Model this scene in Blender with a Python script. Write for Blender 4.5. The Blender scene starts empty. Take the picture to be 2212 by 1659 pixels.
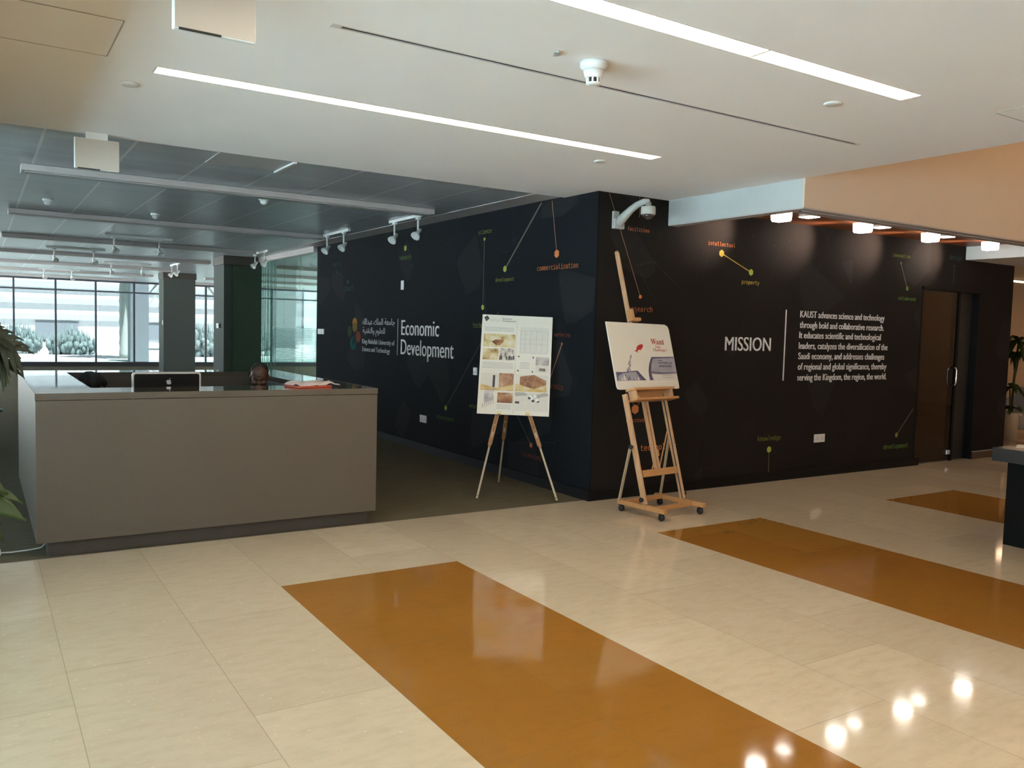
import bpy, bmesh, math, random
from mathutils import Vector, Matrix
import numpy as np

SC = bpy.context.scene
COL = SC.collection
rnd = random.Random(11)

# ------------------------------------------------------------------ camera
YAW, PITCH, ROLL = 0.56869307, -0.06399581, -0.02647714
def cam_matrix():
    y, p, r = YAW, PITCH, ROLL
    f = Vector((math.sin(y)*math.cos(p), math.cos(y)*math.cos(p), math.sin(p)))
    rt = Vector((math.cos(y), -math.sin(y), 0)); dn = f.cross(rt)
    r2 = math.cos(r)*rt + math.sin(r)*dn
    d2 = -math.sin(r)*rt + math.cos(r)*dn
    m = Matrix.Identity(4)
    for i in range(3):
        m[i][0] = r2[i]; m[i][1] = -d2[i]; m[i][2] = -f[i]
    m.translation = Vector((-4.885, -6.235, 1.6))
    return m
cd = bpy.data.cameras.new('camera'); cam = bpy.data.objects.new('camera', cd); COL.objects.link(cam)
cam.matrix_world = cam_matrix()
cd.sensor_fit = 'HORIZONTAL'; cd.sensor_width = 36.0; cd.lens = 29.4495
cd.clip_start = 0.05; cd.clip_end = 300
SC.camera = cam

# ------------------------------------------------------------------ world, exposure
SC.view_settings.view_transform = 'Standard'; SC.view_settings.look = 'None'
SC.view_settings.exposure = 0.5; SC.view_settings.gamma = 1.0; SC.view_settings.use_curve_mapping = False
W = bpy.data.worlds.new('world'); SC.world = W; W.use_nodes = True
nt = W.node_tree; bg = nt.nodes['Background']
bg.inputs['Color'].default_value = (0.80, 0.92, 1.0, 1); bg.inputs['Strength'].default_value = 4.2
sd = bpy.data.lights.new('sun', 'SUN'); sd.energy = 78.0; sd.angle = .02; sd.color = (1, .97, .92)
sun = bpy.data.objects.new('sun', sd); COL.objects.link(sun); sun.rotation_euler = Vector((-.12, .42, -.9)).to_track_quat('-Z', 'Y').to_euler()
SC.cycles.use_denoising = True
SC.cycles.max_bounces = 8; SC.cycles.diffuse_bounces = 4; SC.cycles.glossy_bounces = 4
SC.cycles.transmission_bounces = 6; SC.cycles.transparent_max_bounces = 12
SC.cycles.sample_clamp_indirect = 50.0
SC.cycles.caustics_reflective = False; SC.cycles.caustics_refractive = False

LIN_STRENGTH = 19.0      # linear lobby lamps
LIN_COL = (1.0, 0.83, 0.64)
SPOT_EMIT = 14.0

# ------------------------------------------------------------------ materials
class NB:
    """small node-building helper"""
    def __init__(s, name):
        s.m = bpy.data.materials.new(name); s.m.use_nodes = True
        s.t = s.m.node_tree; s.b = s.t.nodes['Principled BSDF']; s.o = s.t.nodes['Material Output']
    def n(s, typ, **kw):
        x = s.t.nodes.new(typ)
        for k, v in kw.items(): setattr(x, k, v)
        return x
    def link(s, a, b): s.t.links.new(a, b)
    def inp(s, sock, v):
        if isinstance(v, bpy.types.NodeSocket): s.link(v, sock)
        else: sock.default_value = v
    def math(s, op, a, b=0.0, c=0.0):
        x = s.n('ShaderNodeMath', operation=op)
        for i, v in enumerate((a, b, c)): s.inp(x.inputs[i], v)
        return x.outputs[0]
    def mix(s, f, a, b):
        x = s.n('ShaderNodeMix', data_type='RGBA')
        s.inp(x.inputs[0], f)
        for i, v in ((6, a), (7, b)):
            if isinstance(v, tuple) and len(v) == 3: v = (*v, 1)
            s.inp(x.inputs[i], v)
        return x.outputs[2]
    def obj(s):
        return s.n('ShaderNodeTexCoord').outputs['Object']
    def xyz(s, v):
        x = s.n('ShaderNodeSeparateXYZ'); s.link(v, x.inputs[0]); return x.outputs
    def noise(s, vec, scale, detail=3, rough=.5):
        x = s.n('ShaderNodeTexNoise'); s.link(vec, x.inputs['Vector'])
        x.inputs['Scale'].default_value = scale; x.inputs['Detail'].default_value = detail
        x.inputs['Roughness'].default_value = rough
        return x.outputs[0]
    def stretch(s, vec, sc):
        x = s.n('ShaderNodeMapping'); s.link(vec, x.inputs[0]); x.inputs['Scale'].default_value = sc; return x.outputs[0]
    def ramp(s, v, lo, hi):
        x = s.n('ShaderNodeMapRange'); s.inp(x.inputs[0], v); x.inputs[1].default_value = lo; x.inputs[2].default_value = hi
        return x.outputs[0]
    def bump(s, h, strength, dist=.01):
        x = s.n('ShaderNodeBump'); x.inputs['Strength'].default_value = strength; x.inputs['Distance'].default_value = dist
        s.link(h, x.inputs['Height']); s.link(x.outputs[0], s.b.inputs['Normal'])
    def set(s, **kw):
        names = dict(color='Base Color', rough='Roughness', metal='Metallic', spec='Specular IOR Level', coat='Coat Weight',
                     coat_rough='Coat Roughness', trans='Transmission Weight', ior='IOR', ecol='Emission Color', estr='Emission Strength', alpha='Alpha')
        for k, v in kw.items():
            if isinstance(v, tuple) and len(v) == 3: v = (*v, 1)
            s.inp(s.b.inputs[names[k]], v)
        return s

def simple(name, col, rough=.5, metal=0., spec=.5, var=.12, scale=14., coat=0., bump=0.):
    s = NB(name)
    v = s.obj(); nz = s.noise(v, scale, 3)
    dark = tuple(max(0, c*(1-var)) for c in col); lite = tuple(min(1, c*(1+var)) for c in col)
    s.set(color=s.mix(nz, dark, lite), rough=rough, metal=metal, spec=spec, coat=coat)
    if bump: s.bump(s.noise(v, scale*6, 2), bump, .003)
    return s.m

def emit(name, col, strength):
    s = NB(name); s.set(color=(.8, .8, .8), ecol=col, estr=strength, rough=.4); return s.m

def glass(name, tint, gloss=.9, haze=None):
    """thin architectural glass: tinted transmission plus a fresnel mirror"""
    s = NB(name); s.t.nodes.remove(s.b)
    tr = s.n('ShaderNodeBsdfTransparent'); tr.inputs[0].default_value = (*tint, 1)
    gl = s.n('ShaderNodeBsdfGlossy'); gl.inputs['Roughness'].default_value = .01; gl.inputs['Color'].default_value = (gloss, gloss, gloss, 1)
    lw = s.n('ShaderNodeLayerWeight'); lw.inputs['Blend'].default_value = .5
    fr = s.math('ADD', .04, s.math('MULTIPLY', .9, s.math('POWER', lw.outputs['Facing'], 5.0)))
    mx = s.n('ShaderNodeMixShader'); s.link(fr, mx.inputs[0]); s.link(tr.outputs[0], mx.inputs[1]); s.link(gl.outputs[0], mx.inputs[2])
    out = mx.outputs[0]
    if haze:
        df = s.n('ShaderNodeBsdfTranslucent'); df.inputs[0].default_value = (*haze[0], 1)
        m2 = s.n('ShaderNodeMixShader'); s.inp(m2.inputs[0], haze[1](s) if callable(haze[1]) else haze[1])
        s.link(out, m2.inputs[1]); s.link(df.outputs[0], m2.inputs[2]); out = m2.outputs[0]
    s.link(out, s.o.inputs[0])
    return s.m

def floor_material():
    s = NB('polished_stone'); v = s.obj(); x, y, z = s.xyz(v)
    P = 0.613; Lt = 1.226
    u = s.math('DIVIDE', s.math('ADD', x, 3.338 + 50*P), P)
    col = s.math('FLOOR', u); fu = s.math('FRACT', u)
    c5 = s.math('MODULO', col, 5.0)                     # 50 is a multiple of 5
    strip = s.math('LESS_THAN', c5, 1.5)
    strip = s.math('MULTIPLY', strip, s.math('LESS_THAN', y, -1.25))
    cc = s.math('SUBTRACT', col, 50.0)
    off = s.math('FRACT', s.math('ADD', s.math('ADD', s.math('MULTIPLY', s.math('MULTIPLY', cc, cc), .495), s.math('MULTIPLY', cc, .165)), 100.0))
    w = s.math('ADD', s.math('DIVIDE', s.math('SUBTRACT', s.math('ADD', y, 40*Lt), -1.25), Lt), off)
    row = s.math('FLOOR', w); fw = s.math('FRACT', w)
    # joints
    du = s.math('MULTIPLY', s.math('MINIMUM', fu, s.math('SUBTRACT', 1.0, fu)), P)
    dw = s.math('MULTIPLY', s.math('MINIMUM', fw, s.math('SUBTRACT', 1.0, fw)), Lt)
    dend = s.math('ABSOLUTE', s.math('ADD', y, 1.25))
    d = s.math('MINIMUM', du, dw)
    joint = s.math('LESS_THAN', d, .0016)
    cv = s.n('ShaderNodeCombineXYZ'); s.link(col, cv.inputs[0]); s.link(row, cv.inputs[1])
    wn = s.n('ShaderNodeTexWhiteNoise', noise_dimensions='2D'); s.link(cv.outputs[0], wn.inputs['Vector'])
    tone = wn.outputs['Value']
    cloud = s.noise(v, 2.3, 5, .6)
    vein = s.noise(s.stretch(v, (3, 9, 3)), 2.2, 6, .65)
    fleck = s.ramp(s.noise(v, 42, 2, .5), .66, .74)
    pit = s.ramp(s.noise(v, 85, 2, .5), .70, .75)
    cream = s.mix(s.ramp(tone, 0, 1), (.50, .405, .29), (.60, .495, .36))
    cream = s.mix(s.ramp(cloud, .3, .7), cream, (.54, .445, .32))
    cream = s.mix(s.math('MULTIPLY', s.ramp(vein, .45, .75), .35), cream, (.40, .305, .20))
    cream = s.mix(s.math('MULTIPLY', fleck, .55), cream, (.70, .61, .48))
    amber = s.mix(tone, (.27, .117, .020), (.335, .168, .031))
    amber = s.mix(s.ramp(cloud, .3, .75), amber, (.32, .134, .021))
    amber = s.mix(s.math('MULTIPLY', s.ramp(vein, .5, .8), .5), amber, (.24, .10, .018))
    amber = s.mix(s.math('MULTIPLY', pit, .7), amber, (.12, .055, .014))
    c = s.mix(strip, cream, amber)
    c = s.mix(s.math('MULTIPLY', joint, .45), c, (.15, .11, .07))
    rr = s.math('ADD', .045, s.math('MULTIPLY', cloud, .05))
    s.set(color=c, rough=rr, spec=.5)
    s.bump(s.noise(v, 5, 2), .02, .01)
    return s.m

def carpet_material():
    s = NB('carpet_weave'); v = s.obj()
    st = s.noise(s.stretch(v, (1.2, 14, 1)), 3.0, 4, .6)
    fi = s.noise(v, 130, 3, .7)
    c = s.mix(s.ramp(st, .3, .7), (.075, .058, .030), (.17, .132, .075))
    c = s.mix(s.ramp(fi, .3, .7), c, (.13, .115, .080))
    s.set(color=c, rough=.95, spec=.1); s.bump(fi, .7, .006)
    return s.m

def metal_ceiling():
    s = NB('metal_ceiling_panels'); v = s.obj(); x, y, z = s.xyz(v)
    u = s.math('FRACT', s.math('DIVIDE', s.math('ADD', x, 4.463 + 60.0), .6))
    du = s.math('MULTIPLY', s.math('MINIMUM', u, s.math('SUBTRACT', 1.0, u)), .6)
    j = s.math('LESS_THAN', du, .011)
    w = s.math('FRACT', s.math('DIVIDE', s.math('ADD', y, 60.6), 1.775))
    dw = s.math('MULTIPLY', s.math('MINIMUM', w, s.math('SUBTRACT', 1.0, w)), 1.775)
    j2 = s.math('LESS_THAN', dw, .008)
    st = s.noise(s.stretch(v, (.35, 5, 1)), 1.6, 3, .6)  # streaks paint the windows' banded reflection into the panel colour
    c = s.mix(s.ramp(st, .3, .7), (.40, .42, .44), (.52, .545, .57))
    c = s.mix(j2, c, (.30, .31, .32)); c = s.mix(j, c, (.72, .74, .75))
    s.set(color=c, rough=s.math('ADD', .24, s.math('MULTIPLY', st, .14)), spec=.6, metal=.25)
    return s.m

def dark_wall(name, base=((.0098, .0088, .0084), (.0122, .0110, .0104))):
    """matt black printed wall with faint web of thin pale shards and specks"""
    s = NB(name); v = s.obj()
    a = s.n('ShaderNodeTexVoronoi', feature='DISTANCE_TO_EDGE'); s.link(v, a.inputs['Vector']); a.inputs['Scale'].default_value = 1.25
    line = s.math('LESS_THAN', a.outputs['Distance'], .0035)
    msk = s.ramp(s.noise(v, 1.1, 2), .5, .62)
    b = s.n('ShaderNodeTexVoronoi'); s.link(v, b.inputs['Vector']); b.inputs['Scale'].default_value = 2.1
    shard = s.math('GREATER_THAN', s.xyz(b.outputs['Color'])[0], .86)
    sp = s.n('ShaderNodeTexVoronoi'); s.link(v, sp.inputs['Vector']); sp.inputs['Scale'].default_value = 5.5
    dot = s.math('LESS_THAN', sp.outputs['Distance'], .035)
    c = s.mix(s.noise(v, .8, 2), *base)
    c = s.mix(s.math('MULTIPLY', shard, .40), c, (.030, .029, .030))
    c = s.mix(s.math('MULTIPLY', s.math('MULTIPLY', line, msk), .5), c, (.035, .035, .038))
    c = s.mix(s.math('MULTIPLY', dot, .5), c, (.11, .11, .115))
    s.set(color=c, rough=.75, spec=.06)
    return s.m

def wood(name, col, axis=2, dark=.65):
    s = NB(name); v = s.obj(); sc = [22, 22, 22]; sc[axis] = 1.5
    nz = s.noise(s.stretch(v, tuple(sc)), 2.0, 4, .6)
    s.set(color=s.mix(s.ramp(nz, .3, .75), tuple(c*dark for c in col), col), rough=.42, spec=.4)
    return s.m

def photo(name, stops, seed, scale=(6, 6, 6)):
    """a small printed picture: blotchy colour fields"""
    s = NB(name); v = s.n('ShaderNodeMapping'); s.link(s.obj(), v.inputs[0]); v.inputs['Location'].default_value = (seed*3.7, seed*1.3, seed*2.1); v.inputs['Scale'].default_value = scale
    nz = s.noise(v.outputs[0], 1.4, 3, .55)
    r = s.n('ShaderNodeValToRGB'); s.link(nz, r.inputs[0])
    el = r.color_ramp.elements
    while len(el) < len(stops): el.new(.5)
    for e, (p, c) in zip(el, stops): e.position = p; e.color = (*c, 1)
    s.set(color=r.outputs[0], rough=.22, spec=.5)
    return s.m

M = {}
M['stone'] = floor_material()
M['carpet'] = carpet_material()
M['plaster'] = simple('ceiling_plaster', (.87, .85, .82), .9, spec=.2, var=.03, scale=2)
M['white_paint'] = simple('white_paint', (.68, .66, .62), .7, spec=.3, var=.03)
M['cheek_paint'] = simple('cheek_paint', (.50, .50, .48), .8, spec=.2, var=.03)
M['beige'] = simple('beige_paint', (.66, .53, .40), .85, spec=.2, var=.03, scale=3)
M['metal_ceiling'] = metal_ceiling()
M['dark_north'] = dark_wall('printed_wall', ((.0155, .0134, .0122), (.0188, .0162, .0148)))
M['dark_west'] = dark_wall('printed_wall_blue_light', ((.0085, .0100, .0124), (.0105, .0124, .0152)))  # same print as north; bluish daylight on this face put into the base colour
M['black'] = simple('black_lacquer', (.006, .0055, .0055), .6, var=.2, spec=.15)
M['black_matt'] = simple('black_matt', (.012, .012, .012), .7, var=.2)
M['brown_trim'] = simple('brown_trim', (.045, .026, .018), .4)
M['desk'] = simple('taupe_laminate', (.105, .085, .066), .42, var=.04, spec=.4, scale=60)
M['desk_top'] = simple('polished_counter', (.09, .075, .062), .06, var=.05, spec=.6, coat=.5)
M['plinth'] = simple('plinth_laminate', (.062, .050, .040), .45, var=.05)
M['silver'] = simple('brushed_aluminium', (.62, .63, .65), .35, metal=.85, var=.04)
M['chrome'] = simple('chrome', (.8, .8, .82), .12, metal=1., var=.02)
M['white_plastic'] = simple('white_plastic', (.72, .71, .68), .4, var=.03)
M['grey_plastic'] = simple('grey_plastic', (.42, .41, .39), .45, var=.03)
M['sign_face'] = simple('sign_face', (.47, .405, .34), .5, var=.02)
M['lamp_bar'] = simple('lamp_bar_enamel', (.46, .41, .39), .4, var=.03, spec=.5)
M['mullion'] = simple('window_frame', (.05, .055, .062), .5, var=.1)
M['sill'] = simple('sill_black', (.018, .016, .02), .5)
M['column_lit'] = simple('column_paint', (.07, .08, .07), .85, var=.05)
M['green_panel'] = simple('green_panel', (.030, .055, .036), .35, var=.1)
M['redwood'] = wood('cove_timber', (.26, .085, .030), 0, .7)
M['easel'] = wood('beech', (.62, .365, .20), 2, .75)
M['easel_rail'] = wood('beech_rail', (.56, .28, .11), 0, .8)
M['pale_wood'] = wood('pale_beech', (.50, .40, .27), 2, .8)
M['tripod'] = wood('varnished_pine', (.42, .20, .075), 2, .65)
M['brass'] = simple('brass', (.55, .40, .16), .35, metal=.9)
M['foam_board'] = simple('foam_board', (.74, .70, .62), .35, var=.02)
M['foam_edge'] = simple('foam_edge', (.82, .82, .80), .6, var=.02)
M['letter'] = simple('pale_lettering', (.62, .58, .56), .5, var=.03)
M['letter_dim'] = simple('grey_lettering', (.33, .33, .34), .5, var=.03)
M['g_orange'] = simple('print_orange', (.40, .13, .045), .8, var=.05, spec=.1)
M['g_orange2'] = simple('print_orange_bright', (.62, .20, .065), .8, var=.05, spec=.1)
M['g_red'] = simple('print_dull_red', (.17, .045, .03), .8, var=.05, spec=.1)
M['g_green'] = simple('print_green', (.085, .17, .035), .8, var=.05, spec=.1)
M['g_lime'] = simple('print_lime', (.34, .40, .07), .8, var=.05, spec=.1)
M['g_olive'] = simple('print_olive', (.15, .155, .035), .8, var=.05, spec=.1)
M['g_yellow'] = simple('print_yellow', (.40, .29, .05), .8, var=.05, spec=.1)
M['g_teal'] = simple('print_faint_teal', (.03, .07, .06), .8, var=.05, spec=.1)
M['g_line'] = simple('print_line', (.125, .115, .085), .8, var=.05, spec=.1)
M['g_line_o'] = simple('print_line_orange', (.30, .155, .10), .8, var=.05, spec=.1)
M['g_line_dim'] = simple('print_line_dim', (.055, .052, .042), .8, var=.05, spec=.1)
M['e_orange'] = simple('emblem_amber', (.30, .135, .018), .8, spec=.1)
M['e_olive'] = simple('emblem_mustard', (.155, .105, .022), .8, spec=.1)
M['e_green'] = simple('emblem_green', (.030, .048, .022), .8, spec=.1)
M['e_red'] = simple('emblem_rust', (.20, .050, .026), .8, spec=.1)
M['e_teal'] = simple('emblem_teal', (.006, .075, .075), .8, spec=.1)
M['e_teal2'] = simple('emblem_dark_teal', (.004, .036, .038), .8, spec=.1)
M['lamp_lin'] = emit('lamp_diffuser', LIN_COL, LIN_STRENGTH)
M['lamp_added_hall'] = emit('added_hall_diffuser', (1.0, .80, .58), 2.0)
M['lamp_sq'] = emit('square_lamp_glass', (1.0, .93, .84), SPOT_EMIT)
M['lamp_far'] = emit('far_lamp_glass', (1.0, .66, .42), 9.0)
M['window_glass'] = glass('window_glass', (.33, .36, .368))
M['added_bronze_pane'] = glass('added_bronze_pane', (.40, .335, .275))
M['clear_glass'] = glass('clear_glass', (.80, .92, .97))
M['part_glass'] = glass('partition_glass', (.74, .85, .82), .9)
M['bronze_glass'] = glass('bronze_glass', (.30, .20, .13), .8)
M['skin_dark'] = simple('dark_brown_skin', (.085, .038, .022), .45, var=.1, scale=30)
M['skin_brown'] = simple('brown_skin', (.20, .095, .055), .5, var=.1, scale=30)
M['hair'] = simple('black_hair', (.006, .005, .005), .7, var=.3, scale=90, bump=.8)
M['hair_short'] = simple('cropped_hair', (.014, .010, .009), .75, var=.3, scale=200, bump=.5)
M['shirt_dark'] = simple('charcoal_cloth', (.03, .03, .035), .9, var=.15, scale=60)
M['shirt_plum'] = simple('plum_cloth', (.05, .022, .03), .9, var=.15, scale=60)
M['trouser'] = simple('dark_trouser', (.018, .018, .022), .9)
M['eye'] = simple('eye_white', (.45, .42, .38), .2)
M['leaf'] = simple('leaf_green', (.024, .052, .007), .38, var=.35, scale=9, spec=.5)
M['leaf_dark'] = simple('leaf_dark_green', (.008, .018, .004), .55, var=.35, scale=9, spec=.5)
M['stem'] = simple('plant_stem', (.07, .075, .025), .6)
M['soil'] = simple('soil', (.02, .014, .01), .95, var=.4, scale=60)
M['pot_white'] = simple('white_pot', (.62, .54, .44), .35, var=.03)
M['pot_dark'] = simple('dark_pot', (.04, .038, .036), .5)
M['table_black'] = simple('table_black', (.004, .0045, .0045), .6, var=.2, spec=.1)
M['table_top'] = simple('table_top', (.030, .031, .033), .18, var=.08, spec=.5)
M['paper'] = simple('paper', (.72, .67, .60), .7, var=.04)
M['newsprint'] = simple('newsprint', (.55, .45, .42), .8, var=.3, scale=30)
M['mag_red'] = simple('red_cover', (.50, .085, .045), .4, var=.1)
M['leather'] = simple('black_leather', (.010, .010, .011), .38, var=.2)
M['chair_grey'] = simple('grey_vinyl', (.40, .42, .46), .3, var=.05, spec=.6)
M['chair_white'] = simple('white_vinyl', (.80, .80, .80), .3, var=.03, spec=.6)
M['rubber'] = simple('black_rubber', (.010, .009, .010), .5)
M['cable'] = simple('cable_white', (.6, .58, .54), .5)
M['dome'] = simple('smoked_dome', (.03, .025, .025), .05, var=.05, coat=1.)
M['cam_grey'] = simple('camera_grey', (.42, .415, .38), .5, var=.03)
M['slot_dark'] = simple('slot_dark', (.02, .018, .018), .7)
M['groove'] = simple('shadow_gap', (.40, .37, .33), .9)
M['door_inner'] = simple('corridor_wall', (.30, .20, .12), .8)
M['plate'] = simple('switch_plate', (.66, .65, .63), .4, var=.03)
M['lawn'] = simple('lawn_grass', (.27, .36, .33), .9, var=.15, scale=1)
M['road'] = simple('pale_road', (.50, .50, .50), .9, var=.05)
M['pave_west'] = simple('pale_paving', (.64, .74, .80), .9, var=.05)
M['ext_white'] = simple('white_render', (.55, .57, .58), .9, var=.03)
M['ext_grey'] = simple('grey_render', (.155, .178, .20), .9, var=.05)
M['ext_pale'] = simple('pale_band', (.33, .37, .41), .9, var=.05)
M['hedge'] = simple('hedge_leaves', (.15, .20, .20), .9, var=.5, scale=4)
M['bark'] = simple('palm_bark', (.34, .35, .34), .9, var=.3, scale=8)
M['frond'] = simple('palm_frond', (.20, .25, .22), .8, var=.3)
M['blind'] = simple('blind_slats', (.42, .50, .50), .6, var=.05)
M['p_dark'] = simple('print_dark', (.03, .03, .034), .4)
M['p_text'] = simple('print_text_grey', (.40, .38, .36), .5)
M['p_red'] = simple('print_red', (.46, .06, .05), .4)
M['p_salmon'] = simple('print_salmon', (.56, .24, .19), .4)
M['p_fish'] = simple('print_fish_red', (.52, .025, .028), .35, var=.25, scale=60)
M['p_blue'] = simple('print_slate_blue', (.085, .085, .17), .35, var=.6, scale=14)
M['p_blue2'] = simple('print_pale_blue', (.34, .33, .38), .35, var=.35, scale=9)
M['p_pale'] = simple('print_pale_grey', (.66, .625, .565), .35, var=.08, scale=30)

# ------------------------------------------------------------------ mesh builder
class MB:
    def __init__(s): s.v = []; s.f = []; s.mi = []; s.sm = []
    def add(s, verts, faces, mi=0, smooth=False):
        o = len(s.v); s.v += [Vector(p) for p in verts]
        for f in faces: s.f.append([i+o for i in f]); s.mi.append(mi); s.sm.append(smooth)
        return s
    def from_bm(s, bm, mi=0, smooth=False):
        bm.verts.ensure_lookup_table(); bm.verts.index_update()
        s.add([v.co.copy() for v in bm.verts], [[v.index for v in f.verts] for f in bm.faces], mi, smooth); bm.free(); return s
    def box(s, a, b, mi=0, bev=0., seg=2):
        c = [(a[i]+b[i])/2 for i in range(3)]; h = [abs(b[i]-a[i])/2 for i in range(3)]
        return s.obox(c, (1, 0, 0), (0, 1, 0), h, mi, bev, seg)
    def obox(s, c, ax, ay, h, mi=0, bev=0., seg=2):
        ax = Vector(ax).normalized(); ay = Vector(ay); ay = (ay - ax*ay.dot(ax)).normalized(); az = ax.cross(ay); c = Vector(c)
        bm = bmesh.new(); vs = {}
        for i in (-1, 1):
            for j in (-1, 1):
                for k in (-1, 1): vs[i, j, k] = bm.verts.new(c + ax*(h[0]*i) + ay*(h[1]*j) + az*(h[2]*k))
        for q in (((-1,-1,-1),(-1,-1,1),(-1,1,1),(-1,1,-1)), ((1,-1,-1),(1,1,-1),(1,1,1),(1,-1,1)), ((-1,-1,-1),(1,-1,-1),(1,-1,1),(-1,-1,1)),
                  ((-1,1,-1),(-1,1,1),(1,1,1),(1,1,-1)), ((-1,-1,-1),(-1,1,-1),(1,1,-1),(1,-1,-1)), ((-1,-1,1),(1,-1,1),(1,1,1),(-1,1,1))):
            bm.faces.new([vs[t] for t in q])
        if bev > 0:
            bmesh.ops.bevel(bm, geom=list(bm.edges), offset=min(bev, .49*2*min(h)), segments=seg, affect='EDGES', profile=.5)
        return s.from_bm(bm, mi, False)
    def bar(s, p0, p1, w, t, up=(0, 0, 1), mi=0, bev=0.):
        p0 = Vector(p0); p1 = Vector(p1); d = p1-p0
        return s.obox((p0+p1)/2, d, up, (d.length/2, w/2, t/2), mi, bev)
    def tube(s, pts, rad, seg=10, mi=0, cap=True):
        pts = [Vector(p) for p in pts]; n = len(pts)
        if not hasattr(rad, '__len__'): rad = [rad]*n
        ref = Vector((0, 0, 1)); t0 = (pts[1]-pts[0]).normalized()
        if abs(t0.dot(ref)) > .95: ref = Vector((1, 0, 0))
        vs = []; fs = []; u = None
        for i, p in enumerate(pts):
            t = (pts[min(i+1, n-1)]-pts[max(i-1, 0)]).normalized()
            u = (ref - t*ref.dot(t)).normalized() if u is None else (u - t*u.dot(t)).normalized()
            w = t.cross(u)
            for k in range(seg):
                a = 2*math.pi*k/seg; vs.append(p + (u*math.cos(a)+w*math.sin(a))*rad[i])
        for i in range(n-1):
            for k in range(seg):
                a = i*seg+k; b = i*seg+(k+1) % seg; fs.append([a, b, b+seg, a+seg])
        if cap: fs.append(list(range(seg))[::-1]); fs.append([(n-1)*seg+k for k in range(seg)])
        return s.add(vs, fs, mi, True)
    def lathe(s, prof, c, seg=24, mi=0, axis=(0, 0, 1), smooth=True):
        ax = Vector(axis).normalized(); r = Vector((1, 0, 0)) if abs(ax.x) < .9 else Vector((0, 1, 0))
        u = (r-ax*r.dot(ax)).normalized(); w = ax.cross(u); c = Vector(c); vs = []; fs = []
        for (rr, h) in prof:
            for k in range(seg):
                a = 2*math.pi*k/seg; vs.append(c+ax*h+(u*math.cos(a)+w*math.sin(a))*max(rr, 1e-4))
        n = len(prof)
        for i in range(n-1):
            for k in range(seg):
                a = i*seg+k; b = i*seg+(k+1) % seg; fs.append([a, b, b+seg, a+seg])
        fs.append(list(range(seg))[::-1]); fs.append([(n-1)*seg+k for k in range(seg)])
        return s.add(vs, fs, mi, smooth)
    def ell(s, c, r, mi=0, seg=20, rings=14, rot=None):
        vs = []; fs = []; c = Vector(c)
        for i in range(rings+1):
            th = math.pi*i/rings
            for k in range(seg):
                a = 2*math.pi*k/seg
                p = Vector((r[0]*math.sin(th)*math.cos(a), r[1]*math.sin(th)*math.sin(a), r[2]*math.cos(th)))
                if rot is not None: p = rot @ p
                vs.append(c+p)
        for i in range(rings):
            for k in range(seg):
                a = i*seg+k; b = i*seg+(k+1) % seg; fs.append([a, a+seg, b+seg, b])
        return s.add(vs, fs, mi, True)
    def cap(s, p0, p1, r0, r1, mi=0, seg=14):
        """tapered capsule"""
        p0 = Vector(p0); p1 = Vector(p1); d = (p1-p0); L = d.length; d.normalize(); pts = []; rad = []
        for i in range(5):
            a = math.pi/2*i/4; pts.append(p0-d*(r0*math.cos(a))); rad.append(max(1e-3, r0*math.sin(a)))
        for i in range(5):
            a = math.pi/2*i/4; pts.append(p1+d*(r1*math.sin(a))); rad.append(max(1e-3, r1*math.cos(a)))
        return s.tube(pts, rad, seg, mi)
    def prism(s, poly, o, ux, uy, depth, mi=0):
        """2-D outline in the plane (ux,uy) at o, extruded along ux x uy by depth"""
        o = Vector(o); ux = Vector(ux); uy = Vector(uy); nz = ux.cross(uy).normalized()*depth; n = len(poly)
        a = [o+ux*p[0]+uy*p[1] for p in poly]; b = [p+nz for p in a]
        fs = [list(range(n))[::-1], [n+i for i in range(n)]]+[[i, (i+1) % n, n+(i+1) % n, n+i] for i in range(n)]
        return s.add(a+b, fs, mi)
    def build(s, name, mats, parent=None, loc=None):
        if not isinstance(mats, (list, tuple)): mats = [mats]
        me = bpy.data.meshes.new(name)
        org = Vector((0, 0, 0))
        if parent is not None: org = WORG[parent.name]
        elif loc is not None: org = Vector(loc)
        me.from_pydata([tuple(p-org) for p in s.v], [], s.f)
        me.polygons.foreach_set('material_index', s.mi); me.polygons.foreach_set('use_smooth', s.sm)
        for m in mats: me.materials.append(M[m] if isinstance(m, str) else m)
        bm = bmesh.new(); bm.from_mesh(me); bmesh.ops.recalc_face_normals(bm, faces=list(bm.faces)); bm.to_mesh(me); bm.free()
        me.update()
        o = bpy.data.objects.new(name, me); COL.objects.link(o)
        if parent is not None: o.parent = parent
        elif loc is not None: o.location = org
        WORG[o.name] = org
        return o
WORG = {}

def tag(o, label, cat, group=None):
    o['label'] = label; o['category'] = cat
    if group: o['group'] = group
    return o
def thing(name, loc, label, cat, group=None):
    o = bpy.data.objects.new(name, None); COL.objects.link(o); o.location = loc; o.empty_display_size = .1
    WORG[o.name] = Vector(loc); return tag(o, label, cat, group)
def struct(name, mb, mats, loc=None):
    o = mb.build(name, mats, None, loc); o['kind'] = 'structure'; return o
def copy_tree(o, loc, rotz=0., label=None, group=None):
    r = o.copy(); COL.objects.link(r); r.location = loc; r.rotation_euler = (0, 0, rotz)
    if label: r['label'] = label
    if group: r['group'] = group
    for ch in list(o.children):
        c = ch.copy(); COL.objects.link(c); c.parent = r
        for g in list(ch.children):
            d = g.copy(); COL.objects.link(d); d.parent = c
    return r

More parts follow.
